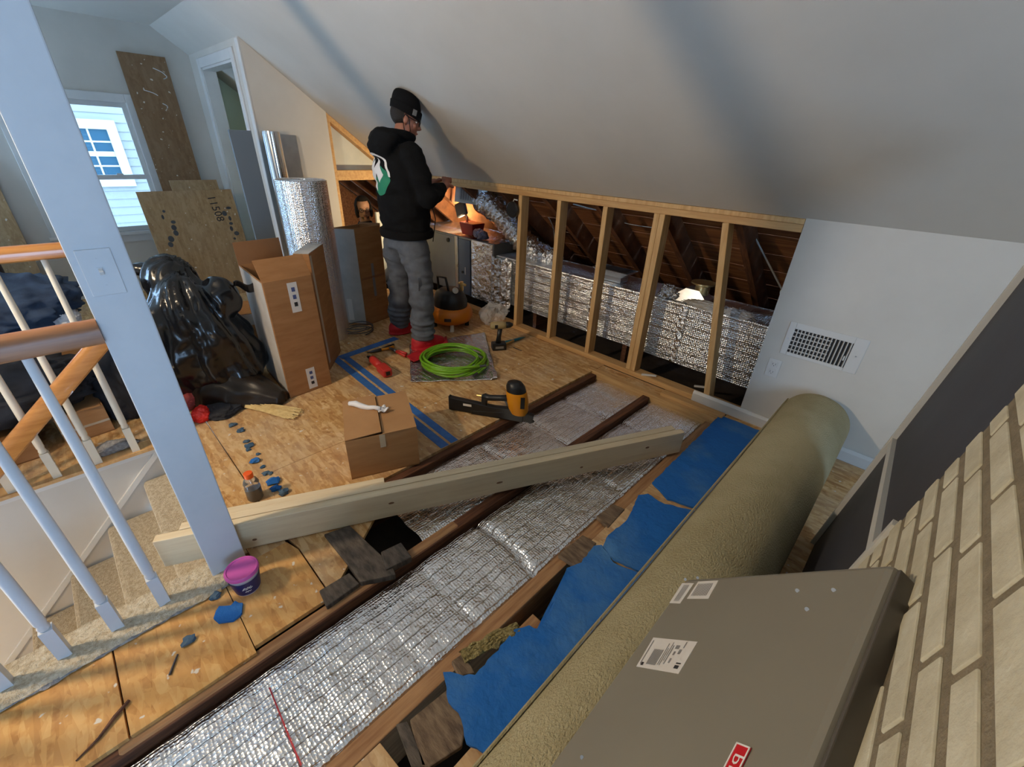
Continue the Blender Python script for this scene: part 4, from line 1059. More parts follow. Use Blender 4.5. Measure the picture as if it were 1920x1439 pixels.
rs = heap('red_cup', (-2.80, 0.255, 0.03), (0.055, 0.05, 0.05), mat('bright_red_plastic', lin(226, 44, 36), 0.4), 'bright red plastic bag scrap at the post edge', 'scrap', 3, 2, 0.3, True, 0.1)
heap('black_glove', (-2.80, 0.36, 0.022), (0.09, 0.10, 0.035), M_clothk, 'black glove on the floor below the dark bags', 'glove', 12, 2, 0.3, True, 0.1)
heap('red_rag', (-3.0, 0.24, 0.05), (0.08, 0.09, 0.07), mat('faded_red_cloth', lin(150, 60, 56), 0.8), 'faded red rag tucked under the dark plastic bag', 'rag', 15, 2, 0.3, True, 0.1)
heap('red_rag', (-1.985, -0.028, -0.115), (0.03, 0.028, 0.05), M_redcloth, 'small red scrap on the stair carpet left of the post', 'scrap', 18, 2, 0.3, True, 0.1)

# broom head lying on the floor
br = thing('broom', 'pale straw broom head lying by the plastic bag', 'broom', (-2.62, 0.55, 0))
bA, bB = at(450, 757, 0.02), at(562, 778, 0.012)
rnd = random.Random(9)
mb = MB()
for k in range(110):
    s = rnd.uniform(-1, 1); e = rnd.uniform(0.85, 1.0)
    sd = V((bB.y - bA.y, -(bB.x - bA.x), 0)).normalized()
    p0 = bA + sd * s * 0.02 + V((0, 0, rnd.uniform(-0.008, 0.012))); p1 = bA.lerp(bB, e) + sd * s * 0.06 + V((0, 0, rnd.uniform(-0.006, 0.006)))
    mb.tube([p0, p0.lerp(p1, .5) + V((0, 0, 0.006)), p1], 0.0022, 4)
tag(obj('bristles', mb, mat('straw', lin(214, 190, 132), 0.7, col2=lin(190, 160, 104), nscale=30), br), kind='stuff')
obj('binding', MB().beam(bA - (bB - bA) * 0.12, bA + (bB - bA) * 0.05, 0.05, 0.03), M_steel, br, bevel=0.006)

# ------------------------------------------------------------------ floor clutter on the main deck
def tape_strip(p0, p1, w, label, m=M_bluetape):
    p0, p1 = V((*p0, 0)), V((*p1, 0)); d = (p1 - p0).normalized(); n_ = V((-d.y, d.x, 0)) * w / 2
    mb = MB(); N_ = 30
    rows = []
    for i in range(N_ + 1):
        p = p0.lerp(p1, i / N_); wob = 0.002 * nz(p.x, p.y, w, 20)
        rows.append([p + n_ * (1 + wob * 20) + V((0, 0, 0.0006)), p - n_ * (1 - wob * 20) + V((0, 0, 0.0006)), p - n_ + V((0, 0, 0.0016)), p + n_ + V((0, 0, 0.0016))])
    return tag(obj('blue_tape', mb.loft(rows), m), label, 'tape')
tape_strip((-3.10, 1.218), (-1.603, 1.158), 0.055, 'long blue tape strip on the floor, nearer the small box')
tape_strip((-3.05, 1.288), (-1.603, 1.228), 0.05, 'long blue tape strip on the floor, second one behind the nearer strip')
tape_strip((-3.07, 1.25), (-3.13, 1.80), 0.075, 'short wide blue tape strip on the floor running towards the worker')
# foil scrap with the hose coil
fq = [at(770, 718), at(933, 713), at(908, 625), at(768, 648)]
def scrapf(u, v):
    p = fq[0].lerp(fq[1], u).lerp(fq[3].lerp(fq[2], u), v)
    return p + V((0.01 * nz(v, u, 0, 6), 0.01 * nz(u, v, 4, 6), 0.008 + 0.006 * nz(p.x, p.y, 0, 6) + 0.002 * nz(p.x, p.y, 9, 25) + (0.012 if u > .93 and v < .12 else 0)))
M_foils = foil_mat('scrap_foil', 0.26, 80, 0.6, 14, 0.6, ribs=0.8, ribaxis=1, ribscale=26, col=(0.8, 0.8, 0.8))
tag(obj('foil_scrap', MB().grid(scrapf, 60, 60), M_foils, smooth=True, solid=0.003), 'square scrap of silver foil insulation under the green hose', 'insulation')
hp_ = []
rnd = random.Random(5)
cx, cy = -2.375, 1.835
NL = 8
for i in range(NL * 36 + 1):
    t = i / 36; a_ = 2 * PI * t; k = int(t)
    rr = 0.235 + 0.028 * math.sin(k * 2.4 + 0.8) + 0.012 * math.sin(a_ * 2 + k)
    ox = 0.018 * math.sin(k * 1.7); oy = 0.018 * math.cos(k * 2.3)
    hp_.append(V((cx + ox + rr * math.cos(a_), cy + oy + rr * 1.0 * math.sin(a_), 0.028 + 0.008 * k + 0.008 * math.sin(a_ * 3 + k))))
# smooth the hops between loops
for it in range(6):
    hp_ = [hp_[0]] + [(hp_[i - 1] + hp_[i] * 2 + hp_[i + 1]) / 4 for i in range(1, len(hp_) - 1)] + [hp_[-1]]
hs = thing('air_hose', 'coiled lime-green air hose lying on the foil scrap', 'hose', (cx, cy, 0))
obj('coil', MB().tube(hp_, 0.0095, 8), M_hose, hs, smooth=True)
obj('fitting', MB().cyl(hp_[-1], hp_[-1] + (hp_[-1] - hp_[-3]).normalized() * 0.05, 0.010, 0.007, 10), M_steel, hs)
obj('fitting', MB().cyl(hp_[0], hp_[0] + (hp_[0] - hp_[2]).normalized() * 0.05, 0.010, 0.007, 10), M_steel, hs)

# framing nailer
T_ = at(843, 768); E_ = at(990, 792); d1 = (E_ - T_).normalized(); sdv = V((d1.y, -d1.x, 0))
def NP(s, z, w=0.0): return T_ + d1 * s + sdv * w + V((0, 0, z))
ng = thing('nail_gun', 'yellow and black framing nail gun lying by the floor opening', 'nail gun', T_)
obj('magazine', MB().loft([[NP(s, z - h, -w), NP(s, z - h, w), NP(s, z + h, w), NP(s, z + h, -w)] for s, z, h, w in ((0, 0.060, 0.048, 0.016), (0.015, 0.055, 0.045, 0.018), (0.30, 0.045, 0.034, 0.018), (0.46, 0.055, 0.036, 0.02))]), M_black, ng, bevel=0.004)
obj('magazine_rail', MB().loft([[NP(s, 0.004, -0.02), NP(s, 0.004, 0.02), NP(s, h, 0.02), NP(s, h, -0.02)] for s, h in ((0.15, 0.03), (0.36, 0.055), (0.49, 0.07))]), M_black, ng, bevel=0.004)
obj('nose', MB().beam(NP(0.44, 0.05), NP(0.55, 0.03), 0.034, 0.06).beam(NP(0.53, 0.03), NP(0.555, 0.004), 0.01, 0.02), M_black, ng, bevel=0.004)
def ovl(s, z, rs, rw, n=20): return [NP(s + rs * math.cos(2 * PI * i / n), z, rw * math.sin(2 * PI * i / n)) for i in range(n)]
obj('body', MB().loft([ovl(0.46, 0.055, 0.05, 0.036), ovl(0.455, 0.085, 0.062, 0.042), ovl(0.448, 0.14, 0.068, 0.05), ovl(0.44, 0.19, 0.066, 0.052), ovl(0.436, 0.212, 0.064, 0.05)]), M_yellow, ng, smooth='auto')
obj('cap', MB().loft([ovl(0.436, 0.213, 0.062, 0.05), ovl(0.43, 0.245, 0.058, 0.048), ovl(0.425, 0.268, 0.045, 0.038), ovl(0.422, 0.278, 0.02, 0.02)]), M_black, ng, smooth='auto')
obj('lettering_panel', MB().loft([[NP(0.475, z, 0.0502), NP(0.500, z, 0.0445), NP(0.500, z, 0.0455), NP(0.475, z, 0.0512)] for z in (0.12, 0.20)]), M_black, ng)
obj('handle', MB().tube([NP(0.41, 0.155), NP(0.34, 0.145), NP(0.27, 0.135), NP(0.235, 0.135)], [0.022, 0.019, 0.019, 0.024], 12), M_black, ng, smooth=True)
obj('handle_bracket', MB().beam(NP(0.235, 0.15), NP(0.235, 0.05), 0.03, 0.035, d1), M_black, ng, bevel=0.006)
obj('air_fitting', MB().cyl(NP(0.225, 0.138), NP(0.185, 0.138), 0.009, 0.007, 10), mat('brass', (0.75, 0.5, 0.2), 0.3, 1.0), ng)
obj('trigger', MB().beam(NP(0.37, 0.13), NP(0.39, 0.10), 0.014, 0.012), M_steel, ng)
obj('rating_label', MB().loft([[NP(0.10, z, 0.0185), NP(0.155, z, 0.0185), NP(0.155, z, 0.0192), NP(0.10, z, 0.0192)] for z in (0.058, 0.074)]), M_label, ng)

# drill driver
dc = at(935, 655); dd = V((0.53, 0.847, 0))
dr_ = thing('drill_driver', 'cordless drill driver standing on its battery by the framed wall', 'drill', dc)
def DP(s, z, w=0.0): return dc + dd * s + V((dd.y, -dd.x, 0)) * w + V((0, 0, z))
obj('battery', MB().box(DP(0.0, 0.032), (0.075, 0.12, 0.062), Matrix.Rotation(math.atan2(dd.y, dd.x) - PI / 2, 3, 'Z')), M_black, dr_, bevel=0.008)
obj('battery_label', MB().box(DP(-0.0, 0.03, 0.0385), (0.002, 0.07, 0.02), Matrix.Rotation(math.atan2(dd.y, dd.x) - PI / 2, 3, 'Z')), M_inkg, dr_)
obj('grip', MB().tube([DP(-0.005, 0.06), DP(0.0, 0.12), DP(0.008, 0.19)], [0.024, 0.019, 0.021], 12), M_black, dr_, smooth=True)
obj('motor_housing', MB().tube([DP(-0.075, 0.215), DP(-0.06, 0.215), DP(0.03, 0.215), DP(0.055, 0.215)], [0.022, 0.031, 0.031, 0.026], 16), mat('tan_tool_plastic', lin(166, 146, 102), 0.45), dr_, smooth=True)
obj('chuck', MB().tube([DP(0.055, 0.215), DP(0.06, 0.215), DP(0.09, 0.215), DP(0.115, 0.215)], [0.02, 0.027, 0.025, 0.012], 16), M_black, dr_, smooth=True)
obj('vent_panel', MB().box(DP(-0.03, 0.215, 0.0305), (0.003, 0.025, 0.03), Matrix.Rotation(math.atan2(dd.y, dd.x) - PI / 2, 3, 'Z')), M_black, dr_)
pl_ = thing('pliers', 'teal-handled pliers on the floor behind the drill', 'pliers', at(962, 637))
a_, b_ = at(948, 643, 0.015), at(985, 632, 0.012)
obj('handle', MB().tube([a_.lerp(b_, .45) + V((.0, .0, 0)), a_.lerp(b_, .2) + V((0.012, -.01, 0)), a_ + V((0.015, -.012, 0))], 0.009, 8), mat('tan_grip', lin(196, 156, 84), 0.5), pl_, smooth=True)
obj('handle', MB().tube([a_.lerp(b_, .45), a_.lerp(b_, .2) + V((-0.012, .01, 0)), a_ + V((-0.018, .014, 0))], 0.009, 8), M_teal, pl_, smooth=True)
obj('jaws', MB().tube([a_.lerp(b_, .4), a_.lerp(b_, .7), b_], [0.013, 0.011, 0.003], 8), M_teal, pl_, smooth=True)
tag(obj('screw_pin', MB().tube([at(963, 652, 0.004), at(978, 658, 0.004)], [0.004, 0.003], 8), M_steel), 'dark steel pin on the floor right of the drill', 'pin')
# pliers with yellow grips, red tool
yp = thing('cutting_pliers', 'yellow-handled pliers on the floor by the worker\'s left foot', 'pliers', at(715, 655))
a_, b_ = at(738, 650, 0.018), at(688, 662, 0.015)
obj('handle', MB().tube([a_, a_.lerp(b_, .25) + V((0.01, -.012, 0)), a_.lerp(b_, .5)], 0.011, 8), M_yellow, yp, smooth=True)
obj('handle', MB().tube([a_ + V((-.03, .02, 0)), a_.lerp(b_, .25) + V((-0.02, .015, 0)), a_.lerp(b_, .5)], 0.011, 8), M_black, yp, smooth=True)
obj('jaws', MB().tube([a_.lerp(b_, .48), a_.lerp(b_, .75), b_], [0.014, 0.012, 0.003], 8), M_steel, yp, smooth=True)
sn = thing('tin_snips', 'red-handled snips lying against the worker\'s red shoe cover', 'snips', at(745, 662))
a_, b_ = at(760, 668, 0.02), at(735, 655, 0.02)
obj('handle', MB().tube([a_, a_.lerp(b_, .4) + V((0.02, -.0, 0)), a_.lerp(b_, .7)], 0.012, 8), M_toolred, sn, smooth=True)
obj('handle', MB().tube([a_ + V((-.03, .03, 0)), a_.lerp(b_, .4) + V((-0.02, .02, 0)), a_.lerp(b_, .7)], 0.012, 8), M_toolred, sn, smooth=True)
obj('blade', MB().tube([a_.lerp(b_, .65), b_, b_ + (b_ - a_) * .4], [0.015, 0.012, 0.003], 8), M_steel, sn, smooth=True)
rt = thing('red_tool', 'red handheld power tool lying on the blue tape strips', 'tool', at(713, 690))
a_, b_ = at(696, 672, 0.04), at(727, 700, 0.04)
obj('body', MB().tube([a_, a_.lerp(b_, .1), a_.lerp(b_, .35), a_.lerp(b_, .6)], [0.02, 0.032, 0.030, 0.026], 12), M_toolred, rt, smooth=True)
obj('battery', MB().beam(a_.lerp(b_, .58), a_.lerp(b_, 1.02), 0.07, 0.06), M_toolred, rt, bevel=0.01)
obj('battery_socket', MB().beam(a_.lerp(b_, 1.02), a_.lerp(b_, 1.03), 0.03, 0.03), M_black, rt)
obj('nose', MB().tube([a_, a_ + (a_ - b_) * 0.25 + V((0, 0, -.015))], [0.018, 0.008], 10), M_black, rt, smooth=True)
# wire coil by the dark box
wc = tag(obj('wire_coil', MB().tube([at(675, 622, 0.012) + V((0.10 * math.cos(k * 0.35), 0.12 * math.sin(k * 0.35), 0.004 * math.sin(k * 0.9) + 0.0012 * k)) for k in range(56)], 0.0045, 6), M_steel, smooth=True), 'small coil of dark wire on the floor before the dark brown box', 'wire')

# air compressor
ac = thing('air_compressor', 'orange pancake air compressor with black shroud behind the worker\'s legs', 'compressor', (-3.06, 2.35, 0))
ccx, ccy = -3.06, 2.35
obj('tank', MB().lathe([(0.02, 0.045), (0.13, 0.048), (0.185, 0.075), (0.205, 0.115), (0.205, 0.145), (0.185, 0.19), (0.13, 0.218), (0.02, 0.222)], (ccx, ccy, 0), 40), M_orange, ac, smooth='auto')
for k in range(4):
    a_ = k * PI / 2 - 0.6
    obj('foot', MB().cyl((ccx + 0.15 * math.cos(a_), ccy + 0.15 * math.sin(a_), 0.0), (ccx + 0.15 * math.cos(a_), ccy + 0.15 * math.sin(a_), 0.08), 0.02, 0.016, 12), M_cream if k == 0 else M_rubber, ac)
obj('shroud', MB().loft([[(ccx + rx * math.cos(2 * PI * i / 24), ccy + ry * math.sin(2 * PI * i / 24), z) for i in range(24)] for z, rx, ry in ((0.19, 0.16, 0.15), (0.26, 0.165, 0.15), (0.33, 0.14, 0.12), (0.36, 0.09, 0.08))]), M_black, ac, smooth='auto')
obj('carry_handle', MB().tube([(ccx - .1, ccy - .05, .33), (ccx - .1, ccy - .06, .46), (ccx + .02, ccy - .06, .47), (ccx + .05, ccy - .05, .34)], 0.011, 8), M_black, ac, smooth=True)
obj('pressure_gauge', MB().cyl((ccx + 0.10, ccy - 0.02, 0.37), (ccx + 0.125, ccy - 0.035, 0.375), 0.026, seg=16), M_galv, ac)
obj('regulator', MB().cyl((ccx + 0.06, ccy + 0.09, 0.34), (ccx + 0.06, ccy + 0.09, 0.42), 0.016, seg=12).cyl((ccx + 0.02, ccy + 0.09, 0.40), (ccx + 0.11, ccy + 0.09, 0.40), 0.012, seg=10), mat('brass_fitting', (0.7, 0.55, 0.25), 0.35, 1.0), ac)
obj('lettering_band', MB().loft([[(ccx + 0.2065 * math.cos(t), ccy + 0.2065 * math.sin(t), z) for t in (-0.95, -0.85, -0.75, -0.65)] + [(ccx + 0.205 * math.cos(t), ccy + 0.205 * math.sin(t), z) for t in (-0.65, -0.75, -0.85, -0.95)] for z in (0.112, 0.142)]), M_steel, ac)
# clear film bag behind the drill
mb = MB(); bmesh.ops.create_icosphere(mb.bm, subdivisions=4, radius=1.0)
fc = at(925, 606, 0.0)
for v in mb.bm.verts:
    p = v.co; k = 1 + 0.35 * nz(p.x, p.y, p.z, 2.1) + 0.18 * abs(nz(p.x + 4, p.y, p.z, 5))
    v.co = V((fc.x + p.x * 0.12 * k, fc.y + p.y * 0.12 * k, max(0.003, 0.09 + p.z * 0.11 * k)))
tag(obj('film_bag', mb, M_film, smooth=False), 'crumpled clear plastic bag on the floor behind the drill', 'plastic bag')

# bottle, tub, blue crumbs and small debris
bt = thing('drink_bottle', 'clear plastic bottle with an orange cap and grey liquid', 'bottle', at(480, 934))
bc = at(480, 934)
obj('shell', MB().lathe([(0.001, 0.002), (0.03, 0.002), (0.034, 0.008), (0.034, 0.07), (0.031, 0.085), (0.034, 0.095), (0.028, 0.112), (0.017, 0.125), (0.017, 0.132)], bc, 24), M_clear, bt, smooth='auto')
obj('liquid', MB().lathe([(0.001, 0.004), (0.0315, 0.004), (0.0315, 0.068), (0.001, 0.068)], bc, 24), M_liquid, bt, smooth='auto')
obj('cap', MB().lathe([(0.0195, 0.128), (0.0195, 0.15), (0.018, 0.153), (0.001, 0.153)], bc, 24), M_cap, bt, smooth='auto')
tc_ = at(466, 1101)
tu = thing('plastic_tub', 'small plastic tub with pink lid and navy label beside the post', 'tub', tc_)
obj('tub', MB().lathe([(0.001, 0.0), (0.039, 0.0), (0.041, 0.003), (0.052, 0.088), (0.054, 0.09), (0.054, 0.097), (0.001, 0.097)], tc_, 40), M_tub, tu, smooth='auto')
obj('label', MB().lathe([(0.0424, 0.008), (0.0524, 0.075), (0.0528, 0.075), (0.0428, 0.008)], tc_, 40), M_navy, tu, smooth='auto')
obj('lid', MB().lathe([(0.0565, 0.094), (0.057, 0.104), (0.054, 0.108), (0.049, 0.108), (0.047, 0.104), (0.001, 0.104)], tc_, 40), M_pink, tu, smooth='auto')
to_cam = (V((0, 0, 0)) - tc_); to_cam.z = 0; to_cam.normalize(); tsd = V((-to_cam.y, to_cam.x, 0))
def on_tub(ang, z):
    r = 0.0413 + 0.0100 * (z - 0.008) / 0.067 + 0.0016
    return tc_ + (to_cam * math.cos(ang) + tsd * math.sin(ang)) * r + V((0, 0, z))
for z, w in ((0.050, 0.26), (0.043, 0.34), (0.028, 0.2)):
    obj('label_script', MB().tube([on_tub(-0.1 + t * w, z + 0.003 * math.sin(t * 9)) for t in (-1, -.6, -.2, .2, .6, 1)], 0.0016, 5), M_white, tu)
def crumb(px, py, s, m, seed, label, group=None, name='foam_crumb', cat='crumb'):
    mb = MB(); bmesh.ops.create_icosphere(mb.bm, subdivisions=2, radius=1.0)
    c = at(px, py)
    for v in mb.bm.verts:
        p = v.co; k = 1 + 0.7 * nz(p.x + seed, p.y, p.z, 1.8)
        v.co = V((c.x + p.x * s * k, c.y + p.y * s * k * 1.2, max(0.001, s * 0.4 + p.z * s * 0.6 * k)))
    return tag(obj(name, mb, m, smooth=False), label, cat, group)
cl = [(437, 799, .018), (452, 809, .018), (463, 829, .014), (467, 838, .018), (466, 845, .012), (484, 853, .010), (480, 866, .020), (493, 877, .011), (498, 889, .014), (507, 889, .011), (513, 905, .024), (518, 918, .02), (532, 926, .02)]
NTH = ('first', 'second', 'third', 'fourth', 'fifth', 'sixth', 'seventh', 'eighth', 'ninth', 'tenth', 'eleventh', 'twelfth', 'last')
for i, (x, y, s) in enumerate(cl):
    crumb(x, y, s, M_bluebit if i not in (6, 10, 11) else M_blue, i * 3, ('brighter' if i in (6, 10, 11) else 'dusty') + ' blue foam crumb, ' + NTH[i] + ' of the line from the dark bags to the lumber', 'foam crumbs in a line')
crumb(355, 1203, 0.017, M_bluebit, 44, 'dark grey-green crumb on the orange floor board', None, 'foam_crumb')
foam([(398, 1160), (412, 1134), (430, 1136), (440, 1126), (454, 1130), (452, 1148), (436, 1162), (410, 1167)], 'small blue foam scrap on the floor below the pink-lidded tub', 0.001, 9)
tag(obj('loose_nail', MB().tube([at(333, 1228, 0.004), at(318, 1266, 0.004)], [0.003, 0.004], 6), M_steel), 'dark nail on the orange floor board below the balusters', 'nail')
tag(obj('wood_sliver', MB().tube([at(242, 1314, 0.006), at(215, 1345, 0.008), at(185, 1385, 0.005), at(142, 1428, 0.003)], [0.005, 0.006, 0.004, 0.002], 6), M_joist), 'long dark brown wood sliver on the orange floor board', 'sliver')
tag(obj('wood_wedge', MB().loft([[at(398, 1095, z), at(410, 1090, z), at(416, 1108, z), at(402, 1118, z)] for z in (0.002, 0.014)]), M_pine), 'small tan wood wedge at the carpet edge beside the post', 'wood')
crumb(242, 1180, 0.014, M_carpdust, 71, 'grey lint lump hanging at the carpet edge', None, 'lint_lump', 'lint')
crumb(405, 1120, 0.016, M_bluebit, 75, 'dark lint shred between the wood wedge and the tub', None, 'lint_lump', 'lint')

# ------------------------------------------------------------------ attic equipment
du = thing('foil_duct', 'long foil-wrapped rectangular duct behind the wall studs', 'duct', (-1.6, 3.17, 0.35))
def dface(u, v):
    x = -3.12 + 3.6 * u; z = 0.115 + 0.45 * v
    return V((x, 2.985 + 0.006 * nz(x, z, 0, 4) + 0.004 * nz(x, z, 5, 11), z))
obj('front_wrap', MB().grid(dface, 120, 20), M_foild, du, smooth=True)
obj('duct_body', MB().bb((-3.12, 3.0, 0.11), (0.48, 3.38, 0.565)), M_foild, du)
mb = MB()
for x in (-2.9, -1.18, -1.96): mb.bb((x, 2.974, 0.12), (x + 0.05, 2.984, 0.562))
for x in (-2.98, -1.18, -1.96): obj('foil_tape', MB().bb((x, 2.972, 0.12), (x + 0.045, 2.980, 0.562)), M_flex, du)
for x in (-2.6, -1.6, -0.4): obj('support', MB().bb((x, 3.0, -0.08), (x + 0.04, 3.36, 0.11)), M_joist, du)
ah = thing('air_handler', 'grey metal air handler cabinet behind the worker, grey-blue door', 'air handler', (-3.6, 3.3, 0))
obj('cabinet', MB().bb((-4.55, 2.98, 0.05), (-3.15, 3.55, 0.665)), M_unit, ah, bevel=0.006)
obj('door', MB().bb((-3.69, 2.965, 0.06), (-3.50, 2.982, 0.645)), M_unitb, ah, bevel=0.004)
obj('door', MB().bb((-4.52, 2.968, 0.06), (-3.76, 2.982, 0.645)), M_unit, ah, bevel=0.004)
obj('corner_strip', MB().bb((-3.75, 2.962, 0.055), (-3.70, 2.982, 0.66)), M_galv, ah, bevel=0.003)
obj('foil_side', MB().bb((-3.48, 2.966, 0.055), (-3.16, 2.982, 0.66)), M_foilf, ah, bevel=0.002)
obj('top_wrap', MB().grid(lambda u, v: V((-4.54 + 1.4 * u, 2.97 + 0.55 * v, 0.670 + 0.006 * nz(u * 8, v * 4, 0, 2))), 60, 24), M_foilf, ah, smooth=True)
obj('latch', MB().cyl((-3.62, 2.966, 0.30), (-3.62, 2.955, 0.30), 0.014, seg=12), M_black, ah)
obj('port', MB().cyl((-3.86, 2.97, 0.60), (-3.86, 2.955, 0.60), 0.022, seg=14), M_black, ah)
obj('door_label', MB().bb((-3.585, 2.962, 0.28), (-3.573, 2.966, 0.36)), M_label, ah)
# crumpled foil joint between the cabinet and the duct
mb = MB().grid(lambda u, v: V((-3.16 + 0.28 * u, 2.955 + 0.02 * math.sin(u * 19) + 0.014 * nz(u * 5, v * 5, 1, 2), 0.05 + 0.50 * v)), 40, 30)
obj('joint_wrap', mb, M_flex, du, smooth=True)
fx = thing('flex_duct', 'crinkled silver flexible duct rising beside the worker\'s hands', 'duct', (-3.1, 3.12, 0.8))
cpts = [V((-3.46, 3.09, 1.03)), V((-3.33, 3.09, 1.00)), V((-3.17, 3.10, 0.92)), V((-3.02, 3.12, 0.80)), V((-2.88, 3.15, 0.68)), V((-2.72, 3.18, 0.60)), V((-2.5, 3.2, 0.585))]
fine = []
for i in range(len(cpts) - 1):
    for k in range(14): fine.append(cpts[i].lerp(cpts[i + 1], k / 14))
for it in range(20): fine = [fine[0]] + [(fine[i - 1] + fine[i + 1] + fine[i] * 2) / 4 for i in range(1, len(fine) - 1)] + [fine[-1]]
rs_ = [0.105 + 0.012 * math.sin(i * 1.5) + 0.012 * nz(i * 0.4, 0, 0, 1) for i in range(len(fine))]
mb = MB().tube(fine, rs_, 28)
for v in mb.bm.verts: v.co += V((nz(*v.co, 14), nz(v.co.y, v.co.z, v.co.x, 14), nz(v.co.z, v.co.x, v.co.y, 14))) * 0.016
obj('flexible_sleeve', mb, M_flex, fx, smooth=True)
rg = thing('register_box', 'white ceiling register on the upper end of the flexible duct', 'vent', (-3.6, 3.04, 1.08))
rx, rz = V((0.76, 0.64, -0.10)), V((0.0, 0.15, 1.0))
Mr = frame((-3.48, 2.97, 1.085), rx, rz)
obj('frame', MB().bb((-0.155, -0.085, 0), (-0.11, 0.085, 0.012)).bb((0.11, -0.085, 0), (0.155, 0.085, 0.012)).bb((-0.11, 0.055, 0), (0.11, 0.085, 0.012)).bb((-0.11, -0.085, 0), (0.11, -0.055, 0.012)).xform(Mr), M_vent, rg)
obj('box', MB().bb((-0.13, -0.07, -0.05), (0.13, 0.07, 0.001)).xform(Mr), M_galv, rg)
for k in range(9): obj('louvre', MB().box((-0.095 + 0.024 * k, 0, 0.008), (0.003, 0.11, 0.010)).xform(Mr), M_inkg, rg)
# work light: red base, black square head
wl = thing('work_light', 'work light with a black square head on a red tub base, lighting the rafters', 'work light', (-3.62, 3.10, 0.675))
obj('base', MB().loft([[(-3.62 + w * a1, 3.10 + w * b1, z) for a1, b1 in ((-1, -.8), (1, -.8), (1, .8), (-1, .8))] for z, w in ((0.678, 0.085), (0.80, 0.11))]), mat('work_light_red', lin(150, 26, 22), 0.45), wl, bevel=0.008)
Mh = frame((-3.77, 3.08, 0.915), V((0.90, 0.2, 0.42)), V((-0.42, 0.1, 0.9)))
obj('head', MB().box((0, 0, 0), (0.15, 0.15, 0.035)).xform(Mh), M_black, wl, bevel=0.018)
obj('lens', MB().box((0, 0, -0.021), (0.12, 0.12, 0.006)).xform(Mh), M_lampgl, wl)
obj('bracket', MB().tube([(-3.69, 3.09, 0.80), (-3.68, 3.085, 0.845), (-3.71, 3.085, 0.875)], 0.012, 8), mat('copper_elbow', (0.7, 0.35, 0.2), 0.35, 0.8), wl)
for i, (x, z) in enumerate(((-3.44, 0.715), (-3.37, 0.705))):
    heap('sponge_roll', (x, 3.03, z), (0.055, 0.05, 0.05), mat('grey_violet_foil_%d' % i, lin(120, 118, 140), 0.35, 0.5), 'grey crumpled tape roll on the cabinet, %s the red work light' % ('next to' if i == 0 else 'second one from'), 'tape', 20 + i, 2, 0.3, True, 0.15, 'crumpled tape on the cabinet')
pv = thing('black_float', 'black round cap hanging beside the leftmost wall stud', 'cap', (-2.675, 2.75, 1.07))
obj('disc', MB().lathe([(0.001, -0.02), (0.058, -0.018), (0.066, -0.004), (0.066, 0.006), (0.056, 0.016), (0.001, 0.018)], (-2.675, 2.735, 1.05), 24, (PI / 2, 0, 0)), M_black, pv, smooth='auto')
obj('hook', MB().tube([(-2.675, 2.74, 1.11), (-2.67, 2.745, 1.13), (-2.64, 2.755, 1.125)], 0.005, 6), M_trim, pv)
# boots and scraps on the duct
bo = thing('duct_boot', 'open galvanised duct boot on top of the foil duct', 'duct boot', (-1.86, 3.12, 0.567))
obj('flange', MB().loft([[(-1.86 + sx * w, 3.14 + sy * d, z) for sx, sy in ((-1, -1), (1, -1), (1, 1), (-1, 1))] for z, w, d in ((0.568, 0.10, 0.06), (0.61, 0.10, 0.06), (0.66, 0.17, 0.09))]), M_galv, bo)
obj('opening', MB().bb((-2.01, 3.07, 0.655), (-1.71, 3.21, 0.662)), M_hole, bo)
heap('foil_wad', (-1.33, 3.05, 0.60), (0.06, 0.05, 0.055), M_flex, 'crumpled foil wad on the duct by the doubled stud', 'foil', 31, 3, 0.4, True, 0.3)
cbo = thing('duct_elbow', 'galvanised duct elbow with a yellow collar on the foil duct', 'duct boot', (-1.13, 3.12, 0.567))
obj('boot', MB().loft([[(-1.17 + sx * w, 3.12 + sy * d, z) for sx, sy in ((-1, -1), (1, -1), (1, 1), (-1, 1))] for z, w, d in ((0.566, 0.14, 0.08), (0.60, 0.12, 0.07), (0.66, 0.05, 0.05))]), M_galv, cbo)
obj('collar', MB().lathe([(0.05, 0.0), (0.05, 0.06), (0.085, 0.075), (0.085, 0.085), (0.045, 0.085)], (-1.12, 3.12, 0.63), 24), mat('yellow_galv', (0.75, 0.62, 0.32), 0.3, 0.9), cbo, smooth='auto')
for i, (x, w, lab) in enumerate(((-1.02, 0.12, 'between the elbow and the leaning stud'), (-0.80, 0.09, 'right of the leaning stud'))):
    heap('plastic_scrap', (x, 3.03, 0.582), (w, 0.05, 0.028), M_cardlt if i == 0 else M_film, 'white plastic film scrap on the duct ' + lab, 'plastic', 40 + i, 3, 0.4, True, 0.3)
# cables and the hanging rod in the attic
def cable(pts, r, m, label):
    P_ = [V(p) for p in pts]; f_ = []
    for i in range(len(P_) - 1):
        for k in range(8): f_.append(P_[i].lerp(P_[i + 1], k / 8))
    f_.append(P_[-1])
    for it in range(12): f_ = [f_[0]] + [(f_[i - 1] + f_[i + 1] + f_[i] * 2) / 4 for i in range(1, len(f_) - 1)] + [f_[-1]]
    return tag(obj('cable', MB().tube(f_, r, 6), m, smooth=True), label, 'cable')
cable([aty(1075, 383, 3.1), aty(1100, 390, 3.1), aty(1128, 396, 3.12), aty(1142, 392, 3.1)], 0.006, M_cable, 'white looped cable below the top plate, second stud bay')
cable([aty(1150, 408, 3.3), aty(1190, 418, 3.3), aty(1235, 420, 3.3), aty(1300, 430, 3.3), aty(1375, 432, 3.3)], 0.005, M_cable, 'grey cable strung across the attic behind the doubled stud')
